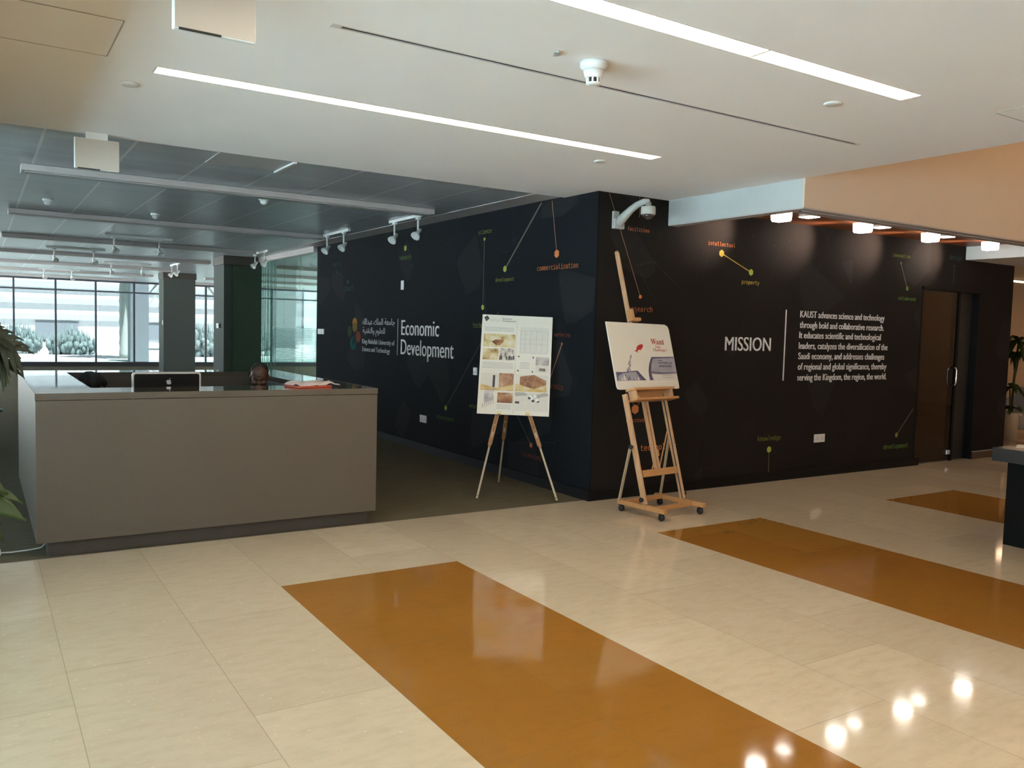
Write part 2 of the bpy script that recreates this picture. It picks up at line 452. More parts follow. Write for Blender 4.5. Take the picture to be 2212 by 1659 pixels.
# ------------------------------------------------------------------ lettering
MONO = None
try:                                    # a monospaced face that ships inside Blender itself
    MONO = bpy.data.fonts.load(bpy.utils.system_resource('DATAFILES', path='fonts') + '/DejaVuSansMono.woff2')
except Exception:
    MONO = None
def mono(t):
    return t if MONO else ''.join(chr(0x1D68A+ord(c)-97) if 'a' <= c <= 'z' else c for c in t)
def serif(t):
    r = ''
    for c in t:
        if 'a' <= c <= 'z': r += chr(0x1D41A+ord(c)-97)
        elif 'A' <= c <= 'Z': r += chr(0x1D400+ord(c)-65)
        elif '0' <= c <= '9': r += chr(0x1D7CE+ord(c)-48)
        else: r += c
    return r
def text_mesh(body, bold=0., ex=.0, font=None):
    cu = bpy.data.curves.new('lettering', 'FONT'); cu.body = body
    if font: cu.font = font
    cu.offset = bold; cu.resolution_u = 3; cu.fill_mode = 'FRONT' if ex == 0 else 'BOTH'; cu.extrude = ex
    o = bpy.data.objects.new('lettering_source', cu); COL.objects.link(o); bpy.context.view_layer.update()
    me = bpy.data.meshes.new_from_object(o.evaluated_get(bpy.context.evaluated_depsgraph_get()))
    bpy.data.objects.remove(o); bpy.data.curves.remove(cu)
    return me
CAPH = None
def lettering(name, body, parent, mat, p, ux, uy, width, caph=None, height=None, bold=0., depth=.004, center=False, off=.0005, font=None):
    """p = left end of the baseline (or centre); ux, uy = unit reading and up directions; the letters stand depth proud"""
    global CAPH
    me = text_mesh(body, bold, .5, font)
    co = np.empty(len(me.vertices)*3); me.vertices.foreach_get('co', co); co = co.reshape(-1, 3)
    if CAPH is None:
        e = text_mesh('E'); ec = [v.co.y for v in e.vertices]; CAPH = max(ec)-min(ec)
    x0, x1 = co[:, 0].min(), co[:, 0].max(); y0, y1 = co[:, 1].min(), co[:, 1].max()
    sx = width/(x1-x0)
    sy = caph/CAPH if caph else (height/(y1-y0) if height else sx)
    ux = Vector(ux); uy = Vector(uy); nz = ux.cross(uy).normalized(); p = Vector(p)
    ox = -(x0+x1)/2 if center else -x0; oy = -(y0+y1)/2 if center else (-y0 if height else 0)
    mb = MB(); vs = [p+ux*((c[0]+ox)*sx)+uy*((c[1]+oy)*sy)+nz*(off+(c[2]+.5)*depth) for c in co]
    mb.add(vs, [list(q.vertices) for q in me.polygons])
    bpy.data.meshes.remove(me)
    return mb.build(name, mat, parent)
def hexagon(r, sx=1.): return [(r*sx*math.cos(math.pi/6+math.pi/3*k), r*math.sin(math.pi/6+math.pi/3*k)) for k in range(6)]

# ================================================================== SHELL
ZC = 2.915          # lobby ceiling
XE = 0.885          # edge of the low ceiling
# ---- floors
mb = MB(); mb.box((-10, -12, -.12), (16, .045, 0)); mb.box((7.46, .045, -.12), (16, 4.5, 0)); floor = struct('floor', mb, 'stone')
mb = MB(); mb.box((-10, .045, -.12), (7.45, 25.9, -.0005)); struct('floor_carpet', mb, 'carpet')

# ---- lobby ceiling with openings for the linear lamps and air slots
LAMPS = [(-1.42, -4.09, -.57), (-3.47, -4.10, -.59), (-5.52, -4.10, -.59), (-7.57, -4.10, -.59)]
SLOTS = [(-2.617, -3.515, .117), (-4.55, -3.6, .05)]
def slab_with_holes(mb, x0, x1, y0, y1, z0, z1, holes):
    xs = sorted({x0, x1} | {h[0] for h in holes} | {h[1] for h in holes}); ys = sorted({y0, y1} | {h[2] for h in holes} | {h[3] for h in holes})
    for j in range(len(ys)-1):
        run = None
        for i in range(len(xs)-1):
            cx = (xs[i]+xs[i+1])/2; cy = (ys[j]+ys[j+1])/2
            hole = any(h[0] < cx < h[1] and h[2] < cy < h[3] for h in holes)
            if not hole: run = [xs[i], xs[i+1]] if run is None else [run[0], xs[i+1]]
            if run and (hole or i == len(xs)-2):
                mb.box((run[0], ys[j], z0), (run[1], ys[j+1], z1)); run = None
mb = MB(); holes = [(a, b, y-.065, y+.065) for (y, a, b) in LAMPS] + [(a, b, y-.014, y+.014) for (y, a, b) in SLOTS]
slab_with_holes(mb, -10, XE, -12, -1.6, ZC, 3.25, [h for h in holes if h[3] < -1.6])
slab_with_holes(mb, -10, XE, -1.6, .54, ZC, 3.25, [h for h in holes if h[2] > -1.6])
ceil = struct('ceiling', mb, 'plaster')
mb = MB(); mb.box((-5.25, -12, 2.62), (-4.99, .54, ZC)); struct('trim_shade_beam', mb, 'plaster')  # unseen downstand beam, added to shade the ceiling's left end from west daylight
# ---- office metal ceiling and its plaster margin along the dark wall
mb = MB(); mb.box((-10, .54, 2.932), (7.45, 25.9, 3.25)); struct('ceiling_office', mb, 'metal_ceiling')
mb = MB(); mb.box((-.30, .54, 2.927), (0.0, 7.65, 2.932)); mb.box((-.07, 7.65, 2.835), (.03, 11.0, 2.932)); struct('trim_1', mb, 'lamp_bar')

# ---- dark printed walls
mb = MB(); mb.box((0.02, 0, 0), (5.25, .2, ZC)); mb.box((5.25, 0, 2.30), (6.62, .2, ZC)); mb.box((6.62, 0, 0), (7.45, .2, ZC))
wall_n = struct('wall_north', mb, 'dark_north')
mb = MB(); mb.box((0, 0, 0), (.02, .54, ZC)); mb.box((0, .54, 0), (.02, 7.65, 2.927)); mb.box((.02, .2, 0), (.2, 7.65, ZC)); wall_w = struct('wall_west', mb, 'dark_west')
mb = MB(); mb.box((.2, 7.5, 0), (7.45, 7.65, ZC)); mb.box((7.30, .2, 0), (7.45, 7.5, ZC)); struct('wall_core', mb, 'beige')
mb = MB(); mb.box((-.022, -.022, 0), (5.35, 0, .098)); struct('baseboard_north', mb, 'black')
mb = MB(); mb.box((-.022, 0, 0), (0, 7.65, .098)); struct('baseboard_west', mb, 'black')
mb = MB(); mb.box((6.62, -.02, 0), (7.45, 0, .10), 0); mb.box((6.62, -.021, .10), (7.45, 0, .106), 1); struct('baseboard_east', mb, ['brown_trim', 'lamp_bar'])

# ---- canopy over the printed wall: side cheek, tall beige front, timber cove, right cheek
mb = MB()
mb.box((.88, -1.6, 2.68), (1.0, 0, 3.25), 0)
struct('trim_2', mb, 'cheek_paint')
mb = MB(); mb.box((.8805, -1.615, 2.68), (16, -1.40, 6.5), 0); struct('wall_upper', mb, 'beige')
mb = MB(); mb.box((.8805, -1.612, 2.668), (16, -1.40, 2.68)); mb.box((.8805, -1.40, 2.668), (1.0, 0, 2.68)); struct('trim_3', mb, 'lamp_bar')
mb = MB(); mb.box((1.0, -1.40, 2.865), (6.2, 0, 2.915)); struct('ceiling_cove', mb, 'redwood')
mb = MB(); mb.box((6.2, -1.40, 2.69), (7.45, 0, 3.25)); struct('trim_4', mb, 'white_paint')
mb = MB(); mb.box((7.45, -1.40, 2.93), (16, 4.6, 3.2)); struct('ceiling_east', mb, 'white_paint')
mb = MB(); mb.box((7.45, 4.5, 0), (16.2, 4.7, 3.2)); struct('wall_east_lobby', mb, 'beige')
# ---- the rest of the hall, out of the picture
mb = MB(); mb.box((-10.2, -12.2, 0), (2.0, -12, 6.5)); mb.box((15.2, -12.2, 0), (16.2, -12, 6.5)); mb.box((2.0, -12.2, 5.0), (15.2, -12, 6.5)); mb.box((2.0, -12.2, 0), (15.2, -12, .2)); struct('wall_south', mb, 'beige')
for k in range(6):  # unseen south windows added to brighten hall and ceiling; bronze tint warms their light
    a = 2.0+2.2*k; b = a+2.2
    e = bpy.data.objects.new('window_%d' % (40+k), None); COL.objects.link(e); e.location = (a, -12.1, 0); WORG[e.name] = Vector(e.location); e['kind'] = 'structure'
    m = MB(); m.box((a, -12.13, .2), (a+.06, -12.07, 5.0)); m.box((a, -12.13, 4.94), (b, -12.07, 5.0)); m.box((a, -12.13, .2), (b, -12.07, .25)); m.box((a, -12.13, 2.6), (b, -12.07, 2.66)); m.build('window_frame', 'mullion', e)
    m = MB(); m.box((a+.06, -12.105, .25), (b, -12.095, 4.94)); m.build('window_pane', 'added_bronze_pane', e)
mb = MB(); mb.box((-40, -40, -.2), (40, -12.2, -.05)); struct('ground_forecourt', mb, 'road')
mb = MB(); mb.box((16, -12, 0), (16.2, 4.5, 6.5)); struct('wall_east', mb, 'beige')
mb = MB(); mb.box((XE-.05, -12, 3.25), (XE, -1.6, 6.5)); struct('wall_atrium', mb, 'beige')
mb = MB(); mb.box((XE-.05, -12.2, 6.5), (16.2, -1.0, 6.7)); struct('ceiling_atrium', mb, 'white_paint')
# west side: lobby glass front; unseen office openings between piers added for daylight
mb = MB(); mb.box((-10.2, -12, 0), (-10, 25.9, .10)); mb.box((-10.2, -12, 2.72), (-10, 25.9, 3.25)); mb.box((-10.2, -.4, .1), (-10, 11, 2.72)); mb.box((-10.2, -12, .1), (-10, -11.4, 2.72))
for y in range(11, 26, 3): mb.box((-10.2, y, .1), (-10, y+.35, 2.72))
struct('wall_far_west', mb, 'white_paint')
for k in range(5):
    a = -11.4+2.2*k; b = a+2.2
    e = bpy.data.objects.new('window_%d' % (30+k), None); COL.objects.link(e); e.location = (-10.1, a, 0); WORG[e.name] = Vector(e.location); e['kind'] = 'structure'
    m = MB(); m.box((-10.13, a, .1), (-10.07, a+.05, 2.72)); m.box((-10.13, a, 2.67), (-10.07, b, 2.72)); m.box((-10.13, a, .1), (-10.07, b, .15)); m.build('window_frame', 'mullion', e)
    m = MB(); m.box((-10.105, a+.05, .15), (-10.095, b, 2.67)); m.build('window_pane', 'clear_glass', e)

# ---- far window front, one bay per window
YF = 25.5; ZW0, ZW1, ZTR = .15, 2.90, 2.55
mull = [-9.9+1.2*k for k in range(1)]; mull = []
x = -9.88
while x < 7.4: mull.append(round(x, 3)); x += 1.2
for i in range(len(mull)):
    a = mull[i]; b = mull[i+1] if i+1 < len(mull) else 7.45
    e = thing('window_%d' % (i+1), (a, YF, 0), 'window', 'window'); del e['label']; del e['category']; e['kind'] = 'structure'
    m1 = MB(); m1.box((a-.028, YF-.05, ZW0), (a+.028, YF+.05, ZW1)); m1.box((a, YF-.03, ZTR-.025), (b, YF+.03, ZTR+.025)); m1.box((a, YF-.04, ZW1-.03), (b, YF+.04, ZW1+.03)); m1.build('window_frame', 'mullion', e)
    m2 = MB(); m2.box((a, YF-.12, -.0), (b, YF+.04, ZW0)); m2.build('window_sill', 'sill', e)
    m3 = MB(); m3.box((a+.028, YF-.006, ZW0), (b-.028, YF+.006, ZW1)); m3.build('window_pane', 'window_glass', e)
# portals help daylight through the fronts
for (c, rot, sx, sy) in (((-1.2, 25.65, 1.5), (math.radians(-90), 0, 0), 17.4, 2.9), ((-10.0, 18.4, 1.43), (0, math.radians(-90), 0), 2.6, 14.8), ((-10.0, -5.9, 1.41), (0, math.radians(-90), 0), 2.6, 11.0), ((8.6, -12.15, 2.6), (math.radians(90), 0, 0), 13.2, 4.8)):
    l = bpy.data.lights.new('daylight_portal', 'AREA'); l.shape = 'RECTANGLE'; l.size = sx; l.size_y = sy; l.cycles.is_portal = True
    o = bpy.data.objects.new('daylight_portal', l); COL.objects.link(o); o.location = c; o.rotation_euler = rot

# ---- columns
def column(x0, x1, y0, y1, label, ztop=2.932, panel=None):
    e = thing('column', ((x0+x1)/2, (y0+y1)/2, 0), label, 'column')
    m = MB(); m.box((x0, y0, 0), (x1, y1, ztop)); m.build('shaft', 'column_lit', e)
    if panel: m = MB(); m.box((panel, y0-.03, 0), (x1+.005, y0, ztop-.18)); m.build('facing_panel', 'green_panel', e)
    m = MB(); m.box((x0-.02, y0-.05, ztop-.17), (x1+.02, y1, ztop)); m.build('head_trim', 'plinth', e)
    return e
column(-.58, .25, 18.3, 19.0, 'dark grey square column standing alone before the far windows')
column(-.735, .0, 11.0, 11.85, 'dark green faced square column at the end of the glass partition', panel=-.57)
# ---- glass partition continuing the dark wall
e = thing('wall_glass', (0, 9.3, 0), 'x', 'x'); del e['label']; del e['category']; e['kind'] = 'structure'
for i, (a, b) in enumerate(((7.65, 8.55), (8.56, 9.45), (9.46, 11.0))):
    m = MB(); m.box((-.006, a, .02), (.006, b, 2.835)); m.build('glass_pane', 'part_glass', e)
m = MB()
for y in (9.95, 10.05, 10.2, 10.28, 10.42, 10.5, 10.66, 10.8): m.box((-.009, y, .02), (-.0065, y+.035, 2.83))
m.build('frosted_stripe', glass('frosted_film', (.55, .75, .68), .5, ((.25, .33, .31), .35)), e)
m = MB(); m.box((-.03, 7.65, 0), (.03, 11.0, .02)); m.build('floor_channel', 'mullion', e)

# ================================================================== GLASS DOOR
e = thing('door_1', (5.9, .05, 0), 'x', 'x'); del e['label']; del e['category']; e['kind'] = 'structure'
m = MB(); m.box((5.25, -.006, 0), (5.275, .19, 2.30)); m.box((6.595, -.006, 0), (6.62, .19, 2.30)); m.box((5.25, -.006, 2.262), (6.62, .19, 2.30)); m.build('door_frame', 'black', e)
m = MB(); m.box((5.28, .045, .012), (6.16, .057, 2.255)); m.build('door_leaf', 'bronze_glass', e)
m = MB(); m.box((6.165, .03, .0), (6.20, .075, 2.26)); m.build('door_stile', 'black', e)
m = MB(); m.box((6.20, .10, .0), (6.595, .15, 2.262)); m.build('side_panel', 'black_matt', e)
m = MB(); m.tube([(6.12, .045, 1.02), (6.12, 0.0, 1.03), (6.12, -.012, 1.06), (6.12, -.012, 1.22), (6.12, 0.0, 1.25), (6.12, .045, 1.26)], .010, 8)
m.build('door_handle', 'chrome', e)
m = MB(); m.box((6.06, .02, .09), (6.14, .044, .15), bev=.006); m.build('floor_lock', 'silver', e)
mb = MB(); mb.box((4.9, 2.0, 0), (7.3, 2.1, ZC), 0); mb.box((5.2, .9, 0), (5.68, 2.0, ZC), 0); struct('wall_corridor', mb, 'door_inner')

# ================================================================== LAMPS
for i, (y, a, b) in enumerate(LAMPS):
    lab = ['long lit slot lamp flush in the white ceiling above the reception desk side', 'long lit slot lamp cut by the top edge, above the smoke detector',
           'lit slot lamp in the lobby ceiling behind the viewer', 'lit slot lamp in the lobby ceiling far behind the viewer'][i]
    e = thing('slot_lamp', ((a+b)/2, y, ZC), lab, 'lamp', 'slot lamps in the lobby ceiling')
    j = -1.79
    m = MB(); m.box((a, y-.0645, ZC+.055), (b, y+.0645, ZC+.08)); m.box((a, y-.065, ZC-.001), (b, y-.0595, ZC+.06)); m.box((a, y+.0595, ZC-.001), (b, y+.065, ZC+.06))
    m.box((a, y-.06, ZC-.001), (a+.012, y+.06, ZC+.06)); m.box((b-.012, y-.06, ZC-.001), (b, y+.06, ZC+.06)); m.build('housing', 'white_plastic', e)
    for (p, q) in ((a+.013, j-.008), (j+.008, b-.013)):
        m = MB(); m.box((p, y-.058, ZC+.012), (q, y+.058, ZC+.02)); m.build('diffuser', 'lamp_lin', e)
    m = MB(); m.box((j-.007, y-.059, ZC+.002), (j+.007, y+.059, ZC+.02)); m.build('joint_clip', 'white_plastic', e)
for i, (y, a, b) in enumerate(SLOTS):
    e = thing('air_slot', ((a+b)/2, y, ZC), ['long thin dark air slot between the two lit slot lamps', 'dark air slot cut off at the top right corner'][i], 'air vent', 'air slots in the lobby ceiling')
    m = MB(); m.box((a, y-.014, ZC+.03), (b, y+.014, ZC+.04)); m.build('duct', 'slot_dark', e)
    m = MB(); m.box((a, y-.019, ZC-.003), (b, y-.013, ZC)); m.box((a, y+.013, ZC-.003), (b, y+.019, ZC)); m.box((a-.05, y-.022, ZC-.003), (a, y+.022, ZC)); m.box((b, y-.022, ZC-.003), (b+.04, y+.022, ZC)); m.build('frame', 'white_paint', e)
    m = MB(); m.box((a, y-.002, ZC-.002), (b, y+.002, ZC+.02)); m.build('blade', 'slot_dark', e)
# unseen lamps added high in the hall to warm floor and beige front
for k, (x, y) in enumerate(((3.5, -4.5), (7.5, -4.5), (11.5, -4.5), (3.5, -8.5), (7.5, -8.5), (11.5, -8.5))):
    e = thing('added_hall_lamp', (x, y, 6.47), 'added unseen square lamp in the high hall ceiling', 'lamp', 'added lamps in the high hall ceiling')
    m = MB(); m.box((x-.65, y-.65, 6.40), (x+.65, y+.65, 6.465), bev=.01); m.build('housing', 'white_plastic', e)
    m = MB(); m.box((x-.6, y-.6, 6.39), (x+.6, y+.6, 6.405)); m.build('diffuser', 'lamp_added_hall', e)

# canopy lamps: lit square glass heads on short stems and square lamps set in the soffit
words = ['leftmost', 'second from left', 'third from left', 'rightmost']
for k, x in enumerate((1.818, 3.117, 4.376, 5.66)):
    y = -.60
    e = thing('cove_lamp', (x, y, 2.865), 'glowing white square glass lamp hanging under the canopy, %s of four' % words[k], 'lamp', 'glowing glass lamps under the canopy')
    m = MB(); m.lathe([(.035, -.0), (.035, -.025), (.012, -.027), (.012, -.03)], (x, y, 2.865), 16); m.build('stem', 'white_plastic', e)
    m = MB(); zt, zb, ht, hb = 2.838, 2.742, .076, .069
    m.prism([(-ht, 0), (-ht+.012, .006), (ht-.012, .006), (ht, 0), (hb, -(zt-zb)+.016), (hb-.018, -(zt-zb)), (-hb+.018, -(zt-zb)), (-hb, -(zt-zb)+.016)], (x, y+.069, zt), (1, 0, 0), (0, 0, 1), .138)
    m.build('glass_shade', 'lamp_sq', e)
    l = bpy.data.lights.new('cove_lamp_beam', 'SPOT'); l.energy = 46; l.spot_size = math.radians(76); l.spot_blend = 1.0; l.color = (1, .74, .58); l.shadow_soft_size = .05
    o = bpy.data.objects.new('beam', l); COL.objects.link(o); o.parent = e; o.location = (-.02, .12, -.09)
    d = Vector((x-.30, 0, 2.70))-Vector((x-.02, y+.12, 2.775)); o.rotation_euler = d.to_track_quat('-Z', 'Y').to_euler()
for k, x in enumerate((2.43, 3.66, 4.94)):
    y = -.45
    e = thing('soffit_lamp', (x, y, 2.865), 'lit flat square lamp set in the timber canopy recess, %s of three' % ['leftmost', 'middle', 'rightmost'][k], 'lamp', 'square lamps in the canopy soffit')
    m = MB(); m.box((x-.083, y-.083, 2.858), (x+.083, y+.083, 2.866), bev=.002); m.build('bezel', 'white_plastic', e)
    m = MB(); m.box((x-.073, y-.073, 2.852), (x+.073, y+.073, 2.8585), bev=.002); m.build('diffuser', 'lamp_sq', e)
    l = bpy.data.lights.new('soffit_lamp_beam', 'SPOT'); l.energy = 7; l.spot_size = math.radians(95); l.spot_blend = .8; l.color = (1, .84, .66); l.shadow_soft_size = .08
    o = bpy.data.objects.new('beam', l); COL.objects.link(o); o.parent = e; o.location = (0, 0, -.03)
e = thing('soffit_slot', (2.9, -1.49, 2.668), 'long thin dark slot along the canopy underside', 'air vent')
m = MB(); m.box((.98, -1.51, 2.664), (6.0, -1.485, 2.669)); m.build('slot', 'slot_dark', e)
m = MB(); m.box((.98, -1.484, 2.662), (6.0, -1.478, 2.669)); m.box((.98, -1.517, 2.662), (6.0, -1.511, 2.669)); m.build('flange', 'lamp_bar', e)
# lamp strip far right beyond the wall end
e = thing('far_lamp', (13.4, 3.0, 2.93), 'glowing lamp strip in the ceiling past the right end of the dark wall', 'lamp')
m = MB(); m.box((12.2, 2.9, 2.905), (14.6, 3.1, 2.931)); m.build('housing', 'white_plastic', e)
m = MB(); m.box((12.22, 2.91, 2.895), (14.58, 3.09, 2.907)); m.build('diffuser', 'lamp_far', e)

# unlit lamp bars under the office ceiling
bars = [(2.36, -4.55, -.55)]
nth = ['nearest', 'second nearest', 'third nearest', 'fourth nearest', 'fifth nearest', 'sixth nearest', 'farthest']
def lamp_bar(y, a, b, label):
    e = thing('lamp_bar', ((a+b)/2, y, 2.932), label, 'lamp', 'unlit lamp bars under the metal ceiling')
    m = MB(); m.box((a, y-.115, 2.872), (b, y+.115, 2.931), bev=.006); m.build('body', 'lamp_bar', e)
    m = MB(); m.box((a+.03, y-.07, 2.866), (b-.03, y+.07, 2.8725)); m.build('diffuser', 'grey_plastic', e)
for i in range(7):
    y = 2.36+3.56*i
    lamp_bar(y, -4.55, -.55, '%s of the long unlit lamp bars across the metal ceiling over the desk' % nth[i])
    if y > 4: lamp_bar(y, -9.2, -5.15, '%s of the unlit lamp bars in the left row of the metal ceiling' % nth[i])
    if y > 8: lamp_bar(y, .9, 4.9, '%s of the unlit lamp bars behind the glass partition' % nth[i])

# track lamps
def track_lamp(c, ang, label, L=1.0):
    e = thing('track_lamp', (0, 0, 0), label, 'track lamp', 'white track lamps under the metal ceiling')
    m = MB(); m.box((-L/2, -.018, -.035), (L/2, .018, 0), bev=.004); m.build('rail', 'white_plastic', e)
    for sx in (-.36*L, .3*L):
        m = MB(); m.box((sx-.035, -.02, -.06), (sx+.035, .02, -.035), bev=.005); m.tube([(sx, 0, -.06), (sx, 0, -.185)], .0125, 8); m.build('stem', 'white_plastic', e)
        h = MB(); d = Vector((.25, -.62, -.65)).normalized(); p = Vector((sx, .01, -.205))
        h.lathe([(.016, -.05), (.022, -.03), (.028, .02), (.052, .06), (.058, .085), (.05, .088), (.04, .07)], p, 16, 0, d); h.build('lamp_head', 'white_plastic', e)
    e.location = c; e.rotation_euler = (0, 0, ang); return e
trk = track_lamp((-.49, 3.09, 2.932), -math.pi/2, 'white track lamp with two heads beside the dark wall, nearest the plaster ceiling')
for c, a, lab in (((-.57, 5.26, 2.932), -math.pi/2, 'white track lamp with two heads beside the dark wall above the emblem'),
                  ((-.44, 9.5, 2.932), -math.pi/2, 'white track lamp above the top of the green faced column'),
                  ((-2.7, 8.3, 2.932), 0, 'white track lamp crossing the middle of the office ceiling'),
                  ((-3.3, 11.6, 2.932), 0, 'track lamp seen dark against the office ceiling, behind the middle one'),
                  ((-1.9, 15.2, 2.932), 0, 'track lamp seen against the far windows left of the grey column'),
                  ((-3.0, 19.6, 2.932), 0, 'track lamp hanging before the top of the far windows'),
                  ((-1.0, 14.5, 2.932), -math.pi/2, 'track lamp left of the grey column head')):
    copy_tree(trk, c, a, lab)

# small ceiling fittings
def round_cap(x, y, z, r, label, mat='white_paint'):
    m = MB(); m.lathe([(r, 0), (r, -.005), (r*.9, -.009), (r*.2, -.010)], (x, y, z), 24); return tag(m.build('cover_cap', mat, None, (x, y, z)), label, 'ceiling cap', 'flush round caps in the lobby ceiling')
round_cap(-.832, -1.07, ZC, .05, 'flush round white cap near the far slot lamp right end')
round_cap(-.831, -3.15, ZC, .05, 'flush round white cap right of the dark air slot')
round_cap(-4.15, -1.05, ZC, .05, 'flush round cap left in the ceiling below the far slot lamp end')
e = thing('smoke_detector', (-2.327, -2.90, ZC), 'white smoke detector between the slot lamps on the plaster ceiling', 'smoke detector')
m = MB(); m.lathe([(.068, 0), (.068, -.022), (.055, -.035), (.05, -.04)], (-2.327, -2.9, ZC), 28); m.build('base', 'white_plastic', e)
m = MB(); m.lathe([(.052, -.04), (.043, -.07), (.038, -.075)], (-2.327, -2.9, ZC), 28); m.build('cone', 'white_plastic', e)
m = MB()
for k in range(8):
    a = 2*math.pi*k/8; m.obox((-2.327+.033*math.cos(a), -2.9+.033*math.sin(a), ZC-.087), (math.cos(a), math.sin(a), 0), (0, 0, 1), (.003, .013, .004))
m.lathe([(.028, -.073), (.028, -.098)], (-2.327, -2.9, ZC), 20, 1); m.build('sensor_vents', ['white_plastic', 'slot_dark'], e)
m = MB(); m.lathe([(.037, -.098), (.036, -.104), (.02, -.108)], (-2.327, -2.9, ZC), 28); m.build('cap', 'white_plastic', e)
m = MB(); m.obox((-2.567, -2.92, ZC-.006), (.5, .8, 0), (0, 0, 1), (.028, .006, .010)); m.obox((-2.555, -2.90, ZC-.008), (.8, -.5, 0), (0, 0, 1), (.014, .004, .004)); tag(m.build('ceiling_hook', 'grey_plastic', None, (-2.567, -2.92, ZC)), 'tiny grey hook on the ceiling left of the smoke detector', 'hook')
for (x, y, lab) in ((-3.0, 5.05, 'small white dome detector on the metal ceiling, left one'), (-2.3, 2.80, 'small white dome detector just behind the nearest lamp bar'), (-4.2, 4.6, 'small dark dome on the metal ceiling at the far left')):
    e = thing('dome_detector', (x, y, 2.932), lab, 'smoke detector', 'dome detectors on the metal ceiling')
    m = MB(); m.lathe([(.055, 0), (.055, -.02), (.045, -.028)], (x, y, 2.932), 20); m.build('base', 'white_plastic', e)
    m = MB(); m.lathe([(.042, -.028), (.036, -.055), (.018, -.07), (.005, -.072)], (x, y, 2.932), 20); m.build('dome', 'white_plastic', e)
def hatch(x0, x1, y0, y1, z, label, mat='white_paint'):
    e = thing('access_panel', ((x0+x1)/2, (y0+y1)/2, z), label, 'access panel')
    g = .006
    m = MB(); m.box((x0, y0, z-.002), (x1, y0+g, z)); m.box((x0, y1-g, z-.002), (x1, y1, z)); m.box((x0, y0, z-.002), (x0+g, y1, z)); m.box((x1-g, y0, z-.002), (x1, y1, z)); m.build('frame', 'groove', e)
    m = MB(); m.box((x0+g, y0+g, z-.001), (x1-g, y1-g, z)); m.build('flap', mat, e)
hatch(-4.92, -4.32, -2.11, -1.51, ZC, 'square access panel outlined in the plaster ceiling at the upper left', 'plaster')
hatch(.04, .62, -4.1, -3.58, ZC, 'square access panel outlined in the plaster ceiling near the right edge', 'plaster')
e = thing('office_hatch', (-2.97, .85, 2.932), 'open lighter hatch in the metal ceiling beside the plaster edge', 'access panel')
m = MB(); m.box((-3.27, .56, 2.926), (-2.67, 1.13, 2.9315)); m.build('flap', 'grey_plastic', e)
m = MB(); m.box((-2.69, .60, 2.912), (-2.66, 1.14, 2.926)); m.build('edge_rail', 'white_plastic', e)

# hanging blank sign panels
def hang_sign(c, w, h, ztop, label):
    x, y = c
    e = thing('hanging_sign', (x, y, ZC), label, 'sign', 'blank hanging sign panels')
    m = MB(); m.box((x-.07, y-.015, ztop-.005), (x+.07, y+.015, ZC if y < .5 else 2.932)); m.build('bracket', 'white_plastic', e)
    m = MB(); m.box((x-w/2, y-.016, ztop-h), (x+w/2, y+.016, ztop), bev=.006, seg=3); m.build('body', 'white_plastic', e)
    m = MB(); m.box((x-w/2+.006, y-.0185, ztop-h+.005), (x+w/2-.001, y-.0155, ztop-.004)); m.build('face', 'sign_face', e)
    m = MB(); m.box((x-w/2+.02, y-.0195, ztop-h-.002), (x+.02, y-.012, ztop-h+.0055)); m.build('bottom_slot', 'slot_dark', e)
hang_sign((-4.12, -2.9), .30, .215, 2.885, 'blank beige hanging sign cut by the top edge of the picture')
hang_sign((-4.155, .46), .288, .215, 2.872, 'blank beige hanging sign at the edge of the plaster ceiling')

# ================================================================== WALL GRAPHICS  (children of the two dark walls)
WX, WU, WZ = Vector((0, -1, 0)), Vector((0, 0, 1)), None
def Wp(y, z): return Vector((0, y, z))
def Np(x, z): return Vector((x, 0, z))
NX = Vector((1, 0, 0)); UP = Vector((0, 0, 1))
def wtext(name, body, y, z, w, mat, **k): return lettering(name, body, wall_w, mat, Wp(y, z), WX, UP, w, **k)
def ntext(name, body, x, z, w, mat, **k): return lettering(name, body, wall_n, mat, Np(x, z), NX, UP, w, **k)
wtext('wall_title', 'Economic', 4.232, 1.497, 1.10, 'letter', caph=.203, bold=-.004, depth=.01)
wtext('wall_title', 'Development', 4.238, 1.235, 1.50, 'letter', caph=.203, bold=-.004, depth=.01)
ar1 = '\uFEE9\uFEDF\uFEDF\uFE8D\uFEAA\uFE92\uFECB \uFEDA\uFEE0\uFEE4\uFEDF\uFE8D \uFE94\uFECC\uFEE3\uFE8E\uFE9F'
ar2 = '\uFE94\uFEF4\uFEE8\uFED8\uFE98\uFEDF\uFE8D\uFEED \uFEE1\uFEEE\uFEE0\uFECC\uFEE0\uFEDF'
wtext('wall_title_arabic', ar1, 5.616, 1.605, 1.155, 'letter_dim', height=.118, bold=0)
wtext('wall_title_arabic', ar2, 5.606, 1.455, .815, 'letter_dim', height=.135, bold=0)
wtext('wall_subtitle', 'King Abdullah University of', 5.62, 1.345, 1.16, 'letter_dim', caph=.068, bold=0)
wtext('wall_subtitle', 'Science and Technology', 5.62, 1.23, 1.01, 'letter_dim', caph=.068, bold=0)
m = MB(); m.box((-.006, 4.354, 1.215), (0, 4.366, 1.72)); m.build('divider_line', 'letter_dim', wall_w)
def ellipse(y, z, ry, rz, mat, d, rot=0.):
    pts = []
    for k in range(32):
        a = 2*math.pi*k/32; p, q = ry*math.cos(a), rz*math.sin(a); pts.append((p*math.cos(rot)-q*math.sin(rot), p*math.sin(rot)+q*math.cos(rot)))
    m = MB(); m.prism(pts, Wp(y, z), WX, UP, d); m.build('emblem_petal', mat, wall_w)
ellipse(5.928, 1.655, .098, .074, 'e_orange', .002); ellipse(5.925, 1.582, .098, .073, 'e_olive', .003)
